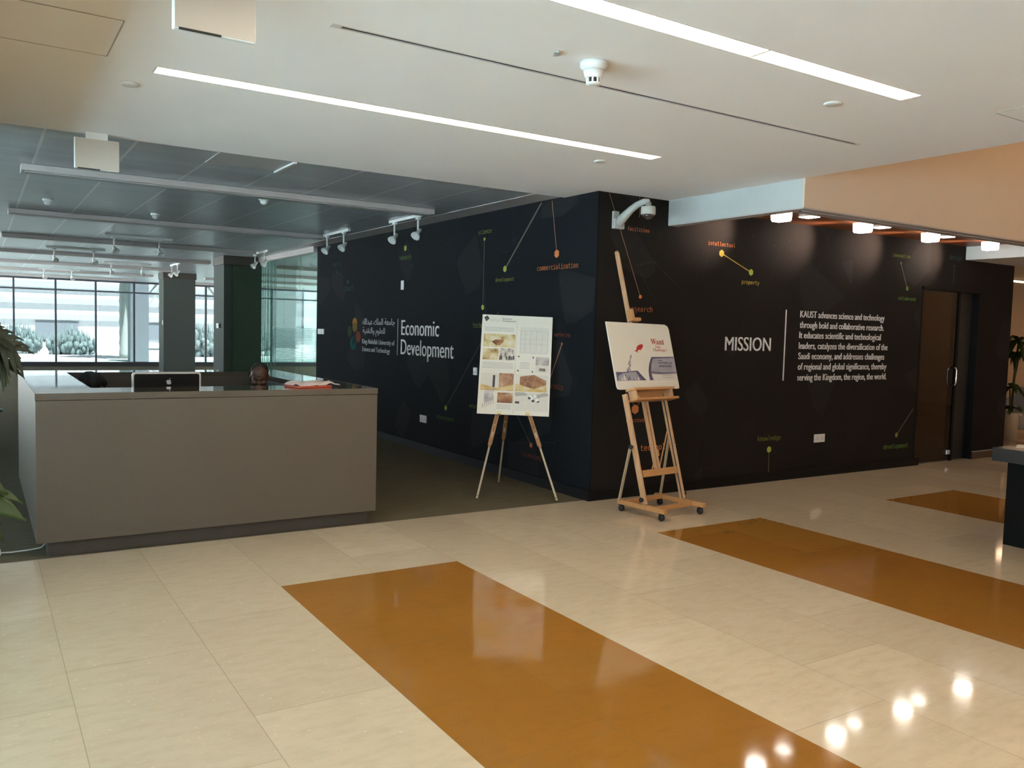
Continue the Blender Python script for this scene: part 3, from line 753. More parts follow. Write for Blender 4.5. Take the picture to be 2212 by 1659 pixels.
ellipse(6.135, 1.518, .088, .088, 'e_green', .002); ellipse(5.785, 1.442, .097, .086, 'e_red', .002); ellipse(5.984, 1.338, .126, .104, 'e_teal', .002); ellipse(5.955, 1.372, .075, .066, 'e_teal2', .003)

def wnode(y, z, r, mat): m = MB(); m.prism(hexagon(r), Wp(y, z), WX, UP, .003); m.build('graphic_node', mat, wall_w)
def wline(a, b, w, mat): m = MB(); m.bar(Wp(*a)+Vector((-.001, 0, 0)), Wp(*b)+Vector((-.001, 0, 0)), .002, w, (1, 0, 0)); m.build('graphic_line', mat, wall_w)
def wword(t, y, z, w, mat): lettering('graphic_word', mono(t), wall_w, mat, Wp(y, z), WX, UP, w, center=True, depth=.002, font=MONO)
def nnode(x, z, r, mat): m = MB(); m.prism(hexagon(r), Np(x, z), NX, UP, .003); m.build('graphic_node', mat, wall_n)
def nline(a, b, w, mat): m = MB(); m.bar(Np(*a)+Vector((0, -.001, 0)), Np(*b)+Vector((0, -.001, 0)), .002, w, (0, 1, 0)); m.build('graphic_line', mat, wall_n)
def nword(t, x, z, w, mat): lettering('graphic_word', mono(t), wall_n, mat, Np(x, z), NX, UP, w, center=True, depth=.002, font=MONO)
# west wall
wword('commercialization', .632, 2.246, .70, 'g_orange'); wnode(.641, 2.374, .042, 'g_orange2'); wline((.641, 2.374), (.75, 2.91), .008, 'g_line_o')
wword('development', 1.613, 2.15, .38, 'g_olive'); wnode(1.612, 2.269, .036, 'g_lime'); wline((1.612, 2.269), (.937, 2.91), .020, 'g_line')
wword('science', 2.062, 2.715, .29, 'g_olive'); wnode(2.067, 2.628, .020, 'g_lime'); wnode(2.072, 1.853, .033, 'g_lime'); wline((2.067, 2.628), (2.072, 1.853), .008, 'g_line')
wword('technology', 2.05, 1.641, .48, 'g_olive')
wword('research', 4.165, 2.546, .36, 'g_green'); wnode(4.166, 2.668, .040, 'g_lime'); wline((4.166, 2.668), (4.162, 2.912), .006, 'g_line_dim')
wword('advancement', 2.92, 0.492, .46, 'g_green'); wnode(2.917, .619, .033, 'g_lime'); wline((2.917, .619), (2.145, 1.395), .016, 'g_line_dim'); wline((2.145, 1.395), (1.72, 1.80), .016, 'g_line_dim')
wword('licensing', 1.0, .287, .37, 'g_red'); wnode(1.005, .403, .028, 'g_orange'); wline((1.005, .403), (1.316, .72), .006, 'g_line')
wword('nurturing', .512, 1.566, .27, 'g_red'); wnode(.508, 1.478, .015, 'g_orange'); wline((.508, 1.478), (.69, 1.13), .012, 'g_line_o')
wword('entrepreneurship', .80, 1.042, .66, 'g_red')
wword('world', 6.73, 2.59, .32, 'g_teal'); wnode(6.717, 2.465, .022, 'g_teal'); wnode(6.235, 2.285, .026, 'g_green'); wline((6.717, 2.465), (6.235, 2.285), .008, 'g_teal'); wword('growth', 6.21, 2.18, .42, 'g_teal')
wword('enterprise', 2.15, .700, .36, 'g_green')
# north wall
ntext('wall_heading', 'MISSION', 1.742, 1.447, .703, 'letter', caph=.145, bold=-.004, depth=.010)
m = MB(); m.box((2.673, -.006, 1.12), (2.688, 0, 1.908)); m.build('divider_line', 'letter', wall_n)
for t, z, w in (('KAUST advances science and technology', 1.832, 1.565), ('through bold and collaborative research.', 1.713, 1.56), ('It educates scientific and technological', 1.597, 1.51),
                ('leaders, catalyzes the diversification of the', 1.477, 1.655), ('Saudi economy, and addresses challenges', 1.360, 1.60), ('of regional and global significance, thereby', 1.241, 1.655), ('serving the Kingdom, the region, the world.', 1.118, 1.665)):
    ntext('wall_paragraph', t, 2.92, z, w, 'letter', caph=.074, bold=0, depth=.006)
nline((.124, 2.912), (.552, 1.958), .006, 'g_line_o'); nnode(.552, 1.958, .020, 'g_orange2'); nword('research', .56, 1.840, .305, 'g_orange')
nline((.502, 2.91), (.505, 2.72), .006, 'g_line_o'); nword('facilities', .50, 2.60, .275, 'g_orange')
nword('intellectual', 1.636, 2.548, .395, 'g_orange'); nnode(1.638, 2.454, .038, 'g_yellow'); nnode(2.09, 2.285, .036, 'g_lime'); nline((1.638, 2.454), (2.09, 2.285), .010, 'g_yellow'); nword('property', 2.092, 2.172, .27, 'g_yellow')
nword('knowledge', 2.50, .478, .37, 'g_olive'); nnode(2.505, .356, .037, 'g_lime'); nline((2.505, .356), (2.512, .10), .008, 'g_line')
nword('discovery', .58, .748, .30, 'g_orange'); nnode(.538, .860, .048, 'g_orange2'); nline((.538, .86), (.47, .98), .006, 'g_line_o'); nline((.538, .86), (.64, .99), .006, 'g_line_o')
nword('technology', .862, .466, .475, 'g_orange2'); nnode(.84, .345, .03, 'g_orange2')
nword('development', 4.87, .265, .52, 'g_green'); nnode(4.868, .412, .033, 'g_olive'); nline((4.868, .412), (5.20, .735), .010, 'g_line')
nword('innovation', 4.765, 2.648, .36, 'g_olive'); nnode(4.763, 2.556, .018, 'g_line'); nnode(4.922, 2.25, .030, 'g_green'); nline((4.763, 2.556), (4.922, 2.25), .010, 'g_line'); nword('collaborate', 4.93, 2.126, .37, 'g_green')
nword('design', 5.96, 2.70, .28, 'g_teal'); nnode(5.935, 2.595, .016, 'g_teal'); nline((5.935, 2.595), (5.94, 2.345), .008, 'g_teal')

# switches and sockets on the walls
def wall_plate(name, c, nrm, w, h, gang, label, cat, holes):
    nrm = Vector(nrm); ux = Vector((0, 0, 1)).cross(nrm).normalized()*1.0; c = Vector(c)
    e = thing(name, c, label, cat)
    m = MB(); m.obox(c+nrm*.005, ux, (0, 0, 1), (w/2, h/2, .005), bev=.003); m.build('plate', 'plate', e)
    for g in range(gang):
        o = c+ux*((g-(gang-1)/2)*w/gang)
        m = MB()
        if holes:
            for dx, dz in ((0, .014), (-.012, -.010), (.012, -.010)): m.obox(o+nrm*.0105+ux*dx+Vector((0, 0, dz)), ux, (0, 0, 1), (.0045, .003, .0012))
            m.build('socket_hole', 'slot_dark', e)
        else:
            m.obox(o+nrm*.0115, ux, (0, 0, 1), (w/gang*.30, h*.30, .0025), bev=.001); m.build('rocker', 'white_plastic', e)
wall_plate('wall_socket', (3.357, 0, .443), (0, -1, 0), .19, .095, 2, 'white double socket low on the dark wall under the mission text', 'socket', True)
wall_plate('wall_socket', (0, 3.523, .419), (-1, 0, 0), .19, .095, 2, 'white double socket low on the dark wall right of the desk', 'socket', True)
wall_plate('wall_socket', (0, 2.20, 1.113), (-1, 0, 0), .09, .09, 1, 'white single socket half hidden behind the poster board', 'socket', True)
wall_plate('thermostat', (0, 4.232, 2.173), (-1, 0, 0), .085, .125, 1, 'white wall controller high on the dark wall above the title', 'wall controller', False)
wall_plate('light_switch', (0, 7.42, 1.495), (-1, 0, 0), .30, .09, 3, 'white light switches at the far left end of the dark wall', 'switch', False)
wall_plate('light_switch', (-.60, 18.3, 1.56), (-1, 0, 0), .09, .12, 1, 'small switch on the side of the grey column', 'switch', False)
wall_plate('light_switch', (-.755, 11.4, 1.535), (-1, 0, 0), .22, .10, 2, 'switch pair on the side of the green column', 'switch', False)

# ================================================================== SECURITY CAMERA
e = thing('security_camera', (.22, 0, 2.65), 'white dome security camera on a curved arm at the corner of the dark wall', 'security camera')
m = MB(); m.box((.165, -.05, 2.58), (.285, 0, 2.675), bev=.006); m.box((.165, -.03, 2.665), (.235, 0, 2.745), bev=.006); m.build('wall_bracket', 'cam_grey', e)
pts = [Vector((.225, -.03, 2.63)), Vector((.24, -.09, 2.69)), Vector((.25, -.17, 2.745)), Vector((.26, -.25, 2.785)), Vector((.268, -.33, 2.805)), Vector((.27, -.375, 2.80)), Vector((.27, -.39, 2.775))]
m = MB(); m.tube(pts, [.045, .042, .034, .03, .028, .027, .025], 16); m.build('arm', 'cam_grey', e)
c = (.27, -.39, 2.77)
m = MB(); m.lathe([(.026, .02), (.028, -.012), (.062, -.016), (.066, -.024), (.068, -.085), (.062, -.09)], c, 28); m.build('housing', 'cam_grey', e)
m = MB(); m.lathe([(.056, -.088), (.052, -.105), (.04, -.125), (.02, -.138), (.004, -.141)], c, 28); m.build('dome', 'dome', e)

# ================================================================== RECEPTION DESK
X0, X1, Y0, Y1 = -4.572, -2.172, .02, 2.80
ZT = 1.105
e = desk = thing('reception_desk', ((X0+X1)/2, (Y0+Y1)/2, 0), 'large taupe reception desk with a polished U-shaped counter', 'desk')
IX0, IX1, IY0, IY1 = -4.20, -2.55, .48, 2.45
m = MB(); m.box((X0, Y0, 1.062), (X1, IY0, ZT)); m.box((X0, IY1, 1.062), (X1, Y1, ZT)); m.box((X0, IY0, 1.062), (IX0, IY1, ZT)); m.box((IX1, IY0, 1.062), (X1, IY1, ZT)); m.build('countertop', 'desk_top', e)
m = MB(); m.box((X0-.002, Y0-.003, 1.0605), (X1+.002, Y0, ZT+.0005)); m.box((X0-.003, Y0, 1.0605), (X0, Y1, ZT+.0005)); m.box((X1, Y0, 1.0605), (X1+.003, Y1, ZT+.0005)); m.build('counter_edge', 'desk', e)
m = MB(); m.box((X0, Y0, .11), (X1, Y0+.03, 1.056)); m.build('front_panel', 'desk', e)
m = MB(); m.box((X0, Y0+.03, .11), (X0+.03, Y1, 1.056)); m.build('side_panel', 'desk', e)
m = MB(); m.box((X1-.03, Y0+.03, .11), (X1, Y1-.9, 1.056)); m.build('side_panel', 'desk', e)
m = MB(); m.box((X0+.03, Y1-.03, .11), (X1, Y1, 1.056)); m.build('back_panel', 'plinth', e)
m = MB(); m.box((IX0, IY1, .70), (IX1+.35, IY1+.02, 1.062)); m.box((IX1, IY0, .70), (IX1+.02, IY1-.5, 1.062)); m.build('inner_panel', 'plinth', e)
m = MB(); m.box((X0+.07, Y0+.065, 0), (X1-.04, Y0+.09, .11)); m.box((X0+.07, Y0+.09, 0), (X0+.10, Y1-.06, .11)); m.box((X1-.07, Y0+.09, 0), (X1-.04, Y1-.96, .11)); m.box((X0+.10, Y1-.09, 0), (X1-.04, Y1-.06, .11)); m.build('plinth', 'plinth', e)
m = MB(); m.box((X0+.03, Y0+.03, .705), (X1-.03, 1.0, .735)); m.build('work_surface', 'desk', e)

# monitor standing on the work surface, its back to the hall
e = thing('desktop_monitor', (-3.63, .74, .735), 'silver edged desktop monitor seen from behind over the counter', 'monitor')
cx, w, zt, zb = -3.637, .505, 1.203, .86
def rrect(w, h, r, n=5):
    p = []
    for (sx, sy, a0) in ((1, 1, 0), (-1, 1, 90), (-1, -1, 180), (1, -1, 270)):
        for k in range(n+1):
            a = math.radians(a0+90*k/n); p.append((sx*(w/2-r)+r*math.cos(a), sy*(h/2-r)+r*math.sin(a)))
    return p
h = zt-zb
m = MB(); m.prism(rrect(w, h, .022), (cx, .755, (zt+zb)/2), (1, 0, 0), (0, 0, 1), .03); m.build('frame', 'silver', e)
m = MB(); m.prism(rrect(w-.026, h-.02, .016), (cx, .7255, (zt+zb)/2-.004), (1, 0, 0), (0, 0, 1), .003); m.build('back_panel', 'black', e)
m = MB(); m.prism([(-.017, .010), (-.019, -.002), (-.013, -.018), (-.005, -.022), (0, -.019), (.005, -.022), (.013, -.018), (.017, -.006), (.012, .002), (.014, .010), (.006, .014), (0, .011), (-.007, .014)], (cx+.012, .7225, 1.128), (1, 0, 0), (0, 0, 1), .0012)
m.prism([(0, .016), (.006, .026), (.011, .028), (.008, .019)], (cx+.012, .7225, 1.128), (1, 0, 0), (0, 0, 1), .0012); m.build('back_emblem', 'silver', e)
m = MB(); m.box((cx-.035, .719, 1.068), (cx+.045, .7225, 1.086), bev=.001); m.build('port_label', 'sign_face', e)
m = MB(); m.prism([(0, 0), (-.16, 0), (-.16, .006), (-.09, .012), (-.055, .06), (-.03, .16), (-.03, .21), (-.022, .21), (-.018, .06), (0, .01)], (cx-.085, .74, .735), (0, -1, 0), (0, 0, 1), -.17); m.build('stand', 'silver', e)
m = MB(); m.prism(rrect(w-.03, h-.07, .008), (cx, .7565, (zt+zb)/2+.02), (1, 0, 0), (0, 0, 1), .001); m.build('screen', 'black', e)

# papers on the counter
m = MB(); m.obox((-2.66, .27, ZT+.008), (.96, .25, 0), (-.25, .96, 0), (.15, .11, .008), bev=.003); tag(m.build('magazine', 'mag_red', None, (-2.66, .27, ZT)), 'red covered magazine lying under a newspaper on the counter', 'magazine')
m = MB(); nx, ny = 18, 10; vs = []; fs = []
for j in range(ny+1):
    for i in range(nx+1):
        u = i/nx-.5; v_ = j/ny-.5; hgt = .030+.010*math.sin(u*17+v_*5)+.008*math.sin(v_*13+u*4)+.005*rnd.random()
        edge = max(0, (abs(u)-.42)*.16) + max(0, (abs(v_)-.42)*.16); p = Vector((-2.62, .31, ZT+max(.0185, hgt-edge)))+Vector((.97, .24, 0))*(u*.37)+Vector((-.24, .97, 0))*(v_*.27); vs.append(p)
for k in range((nx+1)*(ny+1)): vs.append(vs[k]-Vector((0, 0, .002)))
o2 = (nx+1)*(ny+1)
for j in range(ny):
    for i in range(nx):
        a = j*(nx+1)+i; fs.append([a, a+1, a+nx+2, a+nx+1]); fs.append([o2+a, o2+a+nx+1, o2+a+nx+2, o2+a+1])
for i in range(nx):
    a = i; fs.append([a, o2+a, o2+a+1, a+1]); a = ny*(nx+1)+i; fs.append([a, a+1, o2+a+1, o2+a])
for j in range(ny):
    a = j*(nx+1); fs.append([a, a+nx+1, o2+a+nx+1, o2+a]); a += nx; fs.append([a, o2+a, o2+a+nx+1, a+nx+1])
m.add(vs, fs, 0, True); tag(m.build('newspaper', 'newsprint', None, (-2.62, .31, ZT+.016)), 'crumpled pale newspaper lying on the right end of the counter', 'newspaper')

# ---- office chairs
def office_chair(loc, ang, label, seat='leather'):
    e = thing('office_chair', (0, 0, 0), label, 'office chair', 'black office chairs')
    m = MB(); m.box((-.24, -.24, .42), (.24, .22, .49), bev=.03, seg=3); m.build('seat', seat, e)
    m = MB(); m.obox((0, .265, .74), (1, 0, 0), (0, .12, 1), (.215, .25, .022), bev=.02, seg=3); m.build('backrest', seat, e)
    m = MB(); m.bar((0, .18, .43), (0, .275, .55), .05, .015, (1, 0, 0)); m.tube([(0, 0, .42), (0, 0, .12)], [.03, .025], 12); m.build('column', 'rubber', e)
    m = MB()
    for k in range(5):
        a = 2*math.pi*k/5+.3; m.bar((0, 0, .115), (.27*math.cos(a), .27*math.sin(a), .075), .04, .025, (0, 0, 1))
    m.build('base', 'rubber', e)
    for k in range(5):
        a = 2*math.pi*k/5+.3; m = MB(); c = Vector((.27*math.cos(a), .27*math.sin(a), .03)); m.lathe([(.02, -.022), (.03, -.016), (.03, .016), (.02, .022)], c, 14, 0, (-math.sin(a), math.cos(a), 0)); m.build('caster', 'rubber', e)
    e.location = loc; e.rotation_euler = (0, 0, ang); return e
oc = office_chair((-2.74, 1.42, 0), .1, 'black office chair under the smiling seated person')
copy_tree(oc, (-4.0, 1.86, 0), .95, 'black office chair under the curly haired person')
copy_tree(oc, (-4.95, 5.8, 0), 2.6, 'black office chair at the far left edge behind the plant')

# ---- people
def remeshed(mb, vox, smooth=2):
    me = bpy.data.meshes.new('body_source'); me.from_pydata([tuple(p) for p in mb.v], [], mb.f)
    o = bpy.data.objects.new('body_source', me); COL.objects.link(o)
    r = o.modifiers.new('r', 'REMESH'); r.mode = 'VOXEL'; r.voxel_size = vox; r.use_smooth_shade = True
    if smooth:
        sm = o.modifiers.new('s', 'SMOOTH'); sm.factor = .5; sm.iterations = smooth
    bpy.context.view_layer.update()
    me2 = bpy.data.meshes.new_from_object(o.evaluated_get(bpy.context.evaluated_depsgraph_get()))
    bpy.data.objects.remove(o); return me2
def head_parts(mb, R, c):
    """head facing local -Y; c = head centre, R rotation"""
    def P(x, y, z): return c+R@Vector((x, y, z))
    def E(p, r): mb.ell(P(*p), r, 0, 20, 14, R)
    E((0, .012, .03), (.076, .095, .088)); E((0, -.02, -.02), (.066, .078, .085)); E((0, -.045, -.075), (.046, .045, .04)); E((0, -.072, -.098), (.022, .022, .018))
    E((0, -.092, .012), (.055, .02, .016))                       # brow
    for s_ in (-1, 1):
        E((s_*.040, -.078, -.028), (.026, .024, .022))           # cheeks
        E((s_*.076, .008, -.008), (.010, .020, .030))            # ears
        E((s_*.014, -.108, -.034), (.010, .012, .010))           # nostril wings
    mb.cap(P(0, -.096, .004), P(0, -.116, -.030), .010, .014)
    E((0, -.098, -.060), (.026, .012, .006)); E((0, -.096, -.071), (.023, .012, .007))
    mb.cap(P(0, .03, -.09), P(0, .03, -.17), .056, .060)
def hand(mb, wrist, fwd, side, up):
    """five curled fingers resting palm down; side = direction of the thumb"""
    fwd = Vector(fwd).normalized(); up = Vector(up); side = Vector(side).normalized(); w = Vector(wrist)
    pc = w+fwd*.045
    for k in range(4): mb.cap(w+side*(.024-.016*k)*.7, pc+fwd*.035+side*(.027-.018*k), .014, .012)
    for k, L in enumerate((.066, .074, .068, .052)):
        b = pc+fwd*.038+side*(.030-.020*k); d1 = (fwd+up*.15+side*(.10-.07*k)).normalized(); p1 = b+d1*(L*.48); d2 = (fwd-up*.45).normalized(); p2 = p1+d2*(L*.32); p3 = p2+(fwd*.6-up*.8).normalized()*(L*.22)
        mb.cap(b, p1, .0095, .0088); mb.cap(p1, p2, .0088, .008); mb.cap(p2, p3, .008, .007)
    t0 = w+fwd*.022+side*.024; t1 = t0+(fwd*.55+side*.8-up*.1).normalized()*.042; t2 = t1+(fwd*.9+side*.25-up*.3).normalized()*.032
    mb.cap(t0, t1, .013, .0105); mb.cap(t1, t2, .0105, .008)
def person(name, base, ang, headc, tilt, turn, lean, skin, shirt, label, hair):
    """seated; local frame faces -Y, base = seat point on the floor"""
    e = thing(name, base, label, 'person')
    T = Matrix.Rotation(ang, 3, 'Z'); B = Vector(base)
    def G(x, y, z): return B+T@Vector((x, y, z))
    hc = Vector(headc)
    neck = hc + (T@Vector((0, .06+.02*lean, -.15)))
    sh_c = neck+Vector((0, 0, -.06))+T@Vector((0, .02, 0))
    R = Matrix.Rotation(ang+turn, 3, 'Z') @ Matrix.Rotation(tilt, 3, 'X')
    b = MB(); head_parts(b, R, hc)
    pel = G(0, .04, .58)
    def mid(t): return pel.lerp(sh_c, t)
    for t, r in ((0, (.175, .125, .11)), (.3, (.155, .115, .13)), (.6, (.17, .12, .14)), (.88, (.165, .10, .10))): b.ell(mid(t), r, 0, 20, 12, T)
    b.cap(neck, sh_c, .055, .075)
    wr = []
    c_ = MB()
    for s_ in (-1, 1):
        sh = sh_c+T@Vector((s_*.185, .0, -.05)); el = sh+T@Vector((s_*.06, -.07, -.23)); wt = G(s_*.13, -.40, .775)
        d = wt-el; wt = el+d.normalized()*min(d.length, .27) if d.length > .27 else wt
        wt.z = max(wt.z, .770)
        b.cap(sh_c+T@Vector((s_*.08, 0, -.02)), sh, .065, .062); b.cap(sh, el, .052, .042); b.cap(el, wt, .042, .027)
        hand(b, wt, T@Vector((-s_*.12, -1, -.05)), T@Vector((-s_, 0, 0)), Vector((0, 0, 1)))
        kn = G(s_*.13, -.40, .565); an = G(s_*.13, -.36, .10)
        b.cap(G(s_*.085, .02, .56), kn, .085, .062); b.cap(kn, an, .060, .040); b.cap(an+Vector((0, 0, -.045)), G(s_*.14, -.52, .045), .042, .034)
        # sleeves
        c_.cap(sh_c+T@Vector((s_*.07, 0, -.025)), sh, .076, .074); c_.cap(sh, el, .064, .054); c_.cap(el, el.lerp(wt, .82), .054, .040)
    me = remeshed(b, .0058, 3)
    org = WORG[e.name]; me.transform(Matrix.Translation(-org)); me.materials.append(M[skin]); me.name = 'body'
    o = bpy.data.objects.new('body', me); COL.objects.link(o); o.parent = e
    for t, r in ((0, (.19, .14, .12)), (.3, (.172, .132, .14)), (.6, (.185, .134, .15)), (.88, (.178, .114, .10))): c_.ell(mid(t), r, 0, 20, 12, T)
    me = remeshed(c_, .012, 3); me.transform(Matrix.Translation(-org)); me.materials.append(M[shirt])
    o = bpy.data.objects.new('shirt', me); COL.objects.link(o); o.parent = e
    t_ = MB()
    for s_ in (-1, 1):
        kn = G(s_*.13, -.40, .565); an = G(s_*.13, -.36, .10)
        t_.cap(G(s_*.085, .02, .56), kn, .098, .074); t_.cap(kn, an, .072, .056)
    t_.ell(G(0, .04, .56), (.195, .15, .10), 0, 20, 12, T)
    me = remeshed(t_, .014, 3); me.transform(Matrix.Translation(-org)); me.materials.append(M['trouser'])
    o = bpy.data.objects.new('trousers', me); COL.objects.link(o); o.parent = e
    for s_ in (-1, 1):
        q = MB(); an = G(s_*.13, -.36, .06); q.cap(an, G(s_*.14, -.53, .048), .05, .042); q.box(an+Vector((-.045, -.05, -.06)), an+Vector((.045, .05, -.02)))
        me = remeshed(q, .012, 3); me.transform(Matrix.Translation(-org)); me.materials.append(M['leather']); o = bpy.data.objects.new('shoe', me); COL.objects.link(o); o.parent = e
    def P(x, y, z): return hc+R@Vector((x, y, z))
    for s_ in (-1, 1):
        q = MB(); q.ell(P(s_*.031, -.0885, -.006), (.012, .008, .0055), 0, 12, 8, R); q.ell(P(s_*.031, -.0955, -.006), (.005, .003, .005), 1, 10, 6, R); q.build('eye', ['eye', 'black'], e)
    q = MB()
    q.cap(P(-.026, -.108, -.066), P(0, -.1135, -.069), .0022, .0028); q.cap(P(0, -.1135, -.069), P(.026, -.108, -.066), .0028, .0022); q.build('mouth', 'e_red' if skin != 'skin_dark' else 'shirt_plum', e)
    for s_ in (-1, 1):
        q = MB(); q.cap(P(s_*.018, -.113, .016), P(s_*.046, -.102, .018), .004, .003); q.build('eyebrow', 'hair', e)
    hm = MB()
    if hair == 'cropped':
        for i in range(1):
            hm.ell(P(0, .022, .040), (.0785, .0915, .084), 0, 24, 16, R)
        bm = bmesh.new(); vs = [bm.verts.new(p) for p in hm.v]
        for f in hm.f:
            try: bm.faces.new([vs[i] for i in f])
            except ValueError: pass
        Ri = R.inverted(); kill = []
        for v in bm.verts:
            l = Ri@(v.co-hc)
            if l.z < .035-.9*max(0, l.y-.0)+.45*max(0, -l.y-.03) - (.0 if l.y < 0 else .03): kill.append(v)
        bmesh.ops.delete(bm, geom=kill, context='VERTS')
        hm = MB(); hm.from_bm(bm, 0, True); hm.build('hair', 'hair_short', e)
    else:
        rr = random.Random(5)
        for k in range(150):
            th = math.acos(1-1.35*rr.random()); ph = rr.uniform(0, 2*math.pi)
            d = Vector((math.sin(th)*math.cos(ph), math.sin(th)*math.sin(ph), math.cos(th)))
            if d.y < -.62 and d.z < .45: continue
            hm.ell(P(d.x*.088, d.y*.098+.018, d.z*.085+.022), (.026+.012*rr.random(),)*3, 0, 8, 6)
        hm.ell(P(0, .025, .025), (.10, .105, .10), 0, 18, 12, R)
        me = remeshed(hm, .007, 1); me.transform(Matrix.Translation(-org)); me.materials.append(M['hair']); o = bpy.data.objects.new('hair', me); COL.objects.link(o); o.parent = e
    return e
person('person', (-2.74, 1.40, 0), .1, (-2.765, 1.27, 1.128), .26, -.42, .3, 'skin_dark', 'shirt_plum', 'smiling person with close cropped hair sitting behind the counter, head bowed', 'cropped')
person('person', (-4.0, 1.86, 0), .95, (-4.065, 1.63, 1.015), .30, .0, .3, 'skin_brown', 'shirt_dark', 'person with black curly hair bent low behind the left of the counter', 'curly')

# ================================================================== POSTER ON FIELD EASEL
FL, FR, BK, AP = Vector((-.901, .566, 0)), Vector((-.265, .148, 0)), Vector((-.266, 1.205, 0)), Vector((-.443, .732, 1.228))
nn = Vector((-.523, -.796, .303)).normalized()
e = thing('field_easel', (-.48, .64, 0), 'slim brown tripod easel carrying the tall poster board', 'easel')
def split_leg(a, b, side, name='leg'):
    d = (b-a); L = d.length; t = d.normalized(); m = MB(); q = side.normalized()*.011
    m.bar(a, a+t*(L*.50), .016, .018, nn, 1)
    m.bar(a+t*(L*.40)+q, b+q, .012, .018, nn, 0); m.bar(a+t*(L*.40)-q, b-q, .012, .018, nn, 0)
    m.bar(a+t*(L*.38), a+t*(L*.46), .036, .021, nn, 0)
    o = m.build(name, ['tripod', 'pale_wood'], e)
    k = MB(); k.lathe([(.012, -.016), (.012, .016)], a+t*(L*.55), 12, 0, nn); k.lathe([(.009, -.014), (.009, .014)], a+t*(L*.43), 12, 0, nn); k.build('clamp', 'brass', o)
    f = MB(); f.tube([a, a+t*.03], [.006, .010], 8); f.build('foot_tip', 'rubber', o)
lat = (FR-FL).normalized()
split_leg(FL, AP+lat*-.03, lat); split_leg(FR, AP+lat*.03, lat); split_leg(BK, AP-nn*.05, lat)
m = MB(); m.obox(AP-nn*.02, lat, nn.cross(lat), (.06, .035, .022), bev=.006); m.build('head_block', 'tripod', e)
q4 = [Vector((-.641, 1.024, 1.751)), Vector((-.051, .632, 1.742)), Vector((-.231, .381, .770)), Vector((-.807, .766, .786))]   # tl tr br bl on the board plane
bl = q4[3]; bux = ((q4[2]-q4[3]).normalized()+(q4[1]-q4[0]).normalized()).normalized(); bux = (bux-nn*bux.dot(nn)).normalized(); buy = nn.cross(bux).normalized()
m = MB(); m.bar(AP-nn*.012, AP-nn*.012+buy*.42, .022, .016, nn, 0); m.build('mast', 'tripod', e)
for leg_a, s_ in ((FL, -1), (FR, 1)):
    p = leg_a.lerp(AP, .64); m = MB(); m.obox(p+nn*.018, nn, lat, (.032, .017, .012), bev=.003); m.build('board_peg', 'brass', e)
BW, BH = .700, 1.012
b0 = bl+nn*.006
bd = thing('poster_board', b0+bux*(BW/2), 'tall white poster board of photos and text on the field easel', 'poster')
m = MB(); m.obox(b0+bux*(BW/2)+buy*(BH/2)-nn*.005, bux, buy, (BW/2, BH/2, .005)); m.build('board', 'foam_board', bd)
def bp(u, v, d=.0006): return b0+bux*(u*BW)+buy*((1-v)*BH)+nn*d
def patch(name, u0, v0, u1, v1, mat, d=.0010, parent=bd):
    m = MB(); m.prism([(0, 0), ((u1-u0)*BW, 0), ((u1-u0)*BW, (v1-v0)*BH), (0, (v1-v0)*BH)], bp(u0, v1, .0001), bux, buy, d); return m.build(name, mat, parent)
def poly(name, pts, mat, d=.0014, parent=bd):
    m = MB(); m.prism([(p[0]*BW, (1-p[1])*BH) for p in pts], b0+nn*.0001, bux, buy, d); return m.build(name, mat, parent)
warm = ((.28, (.22, .10, .035)), (.42, (.50, .36, .16)), (.55, (.66, .55, .32)), (.72, (.72, .66, .54)))
people = ((.30, (.06, .05, .05)), (.42, (.30, .25, .22)), (.55, (.60, .56, .50)), (.75, (.70, .66, .60)))
brown = ((.28, (.10, .04, .02)), (.45, (.28, .11, .045)), (.6, (.40, .20, .09)), (.78, (.66, .50, .36)))
grey = ((.28, (.10, .09, .09)), (.45, (.30, .28, .28)), (.6, (.50, .47, .46)), (.78, (.68, .65, .62)))
P1, P2, P3, P4, P5 = photo('photo_warm', warm, 1, (9, 9, 9)), photo('photo_crowd', people, 2, (22, 22, 12)), photo('photo_brown', brown, 3, (10, 10, 10)), photo('photo_grey', grey, 4, (9, 9, 9)), photo('photo_gold', ((.3, (.42, .24, .07)), (.5, (.62, .42, .15)), (.7, (.70, .58, .36))), 5, (7, 7, 14))
patch('printed_photo', .035, .197, .485, .330, P1); poly('printed_photo', [(.15, .275), (.20, .255), (.30, .25), (.325, .262), (.27, .312), (.21, .312)], P3)
patch('printed_photo', .035, .345, .255, .460, P1); patch('printed_photo', .268, .338, .485, .460, P2)
for u, w_ in ((.285, .02), (.30, .012), (.36, .02), (.40, .03), (.435, .02), (.46, .022)): patch('printed_figure', u, .405+.02*rnd.random(), u+w_, .452, 'p_dark', .0016)
patch('printed_photo', .03, .598, .487, .760, 'p_pale'); patch('printed_photo', .285, .592, .487, .745, P3, .0014); poly('printed_photo', [(.03, .705), (.25, .742), (.487, .70), (.487, .765), (.03, .765)], P5, .0018); patch('printed_photo', .195, .615, .228, .735, 'p_dark', .0020)
patch('printed_photo', .515, .597, .975, .760, 'p_pale'); poly('printed_photo', [(.575, .618), (.77, .595), (.945, .650), (.945, .695), (.77, .735), (.575, .700)], P3, .0016); poly('printed_photo', [(.515, .690), (.575, .70), (.77, .736), (.945, .698), (.955, .765), (.515, .765)], P5, .0014)
patch('printed_photo', .785, .414, .972, .497, P4); patch('printed_photo', .835, .527, .925, .555, P3); patch('printed_photo', .785, .50, .972, .57, 'p_pale')
poly('printed_sketch', [(.085, .805), (.21, .79), (.225, .86), (.09, .895)], P4)
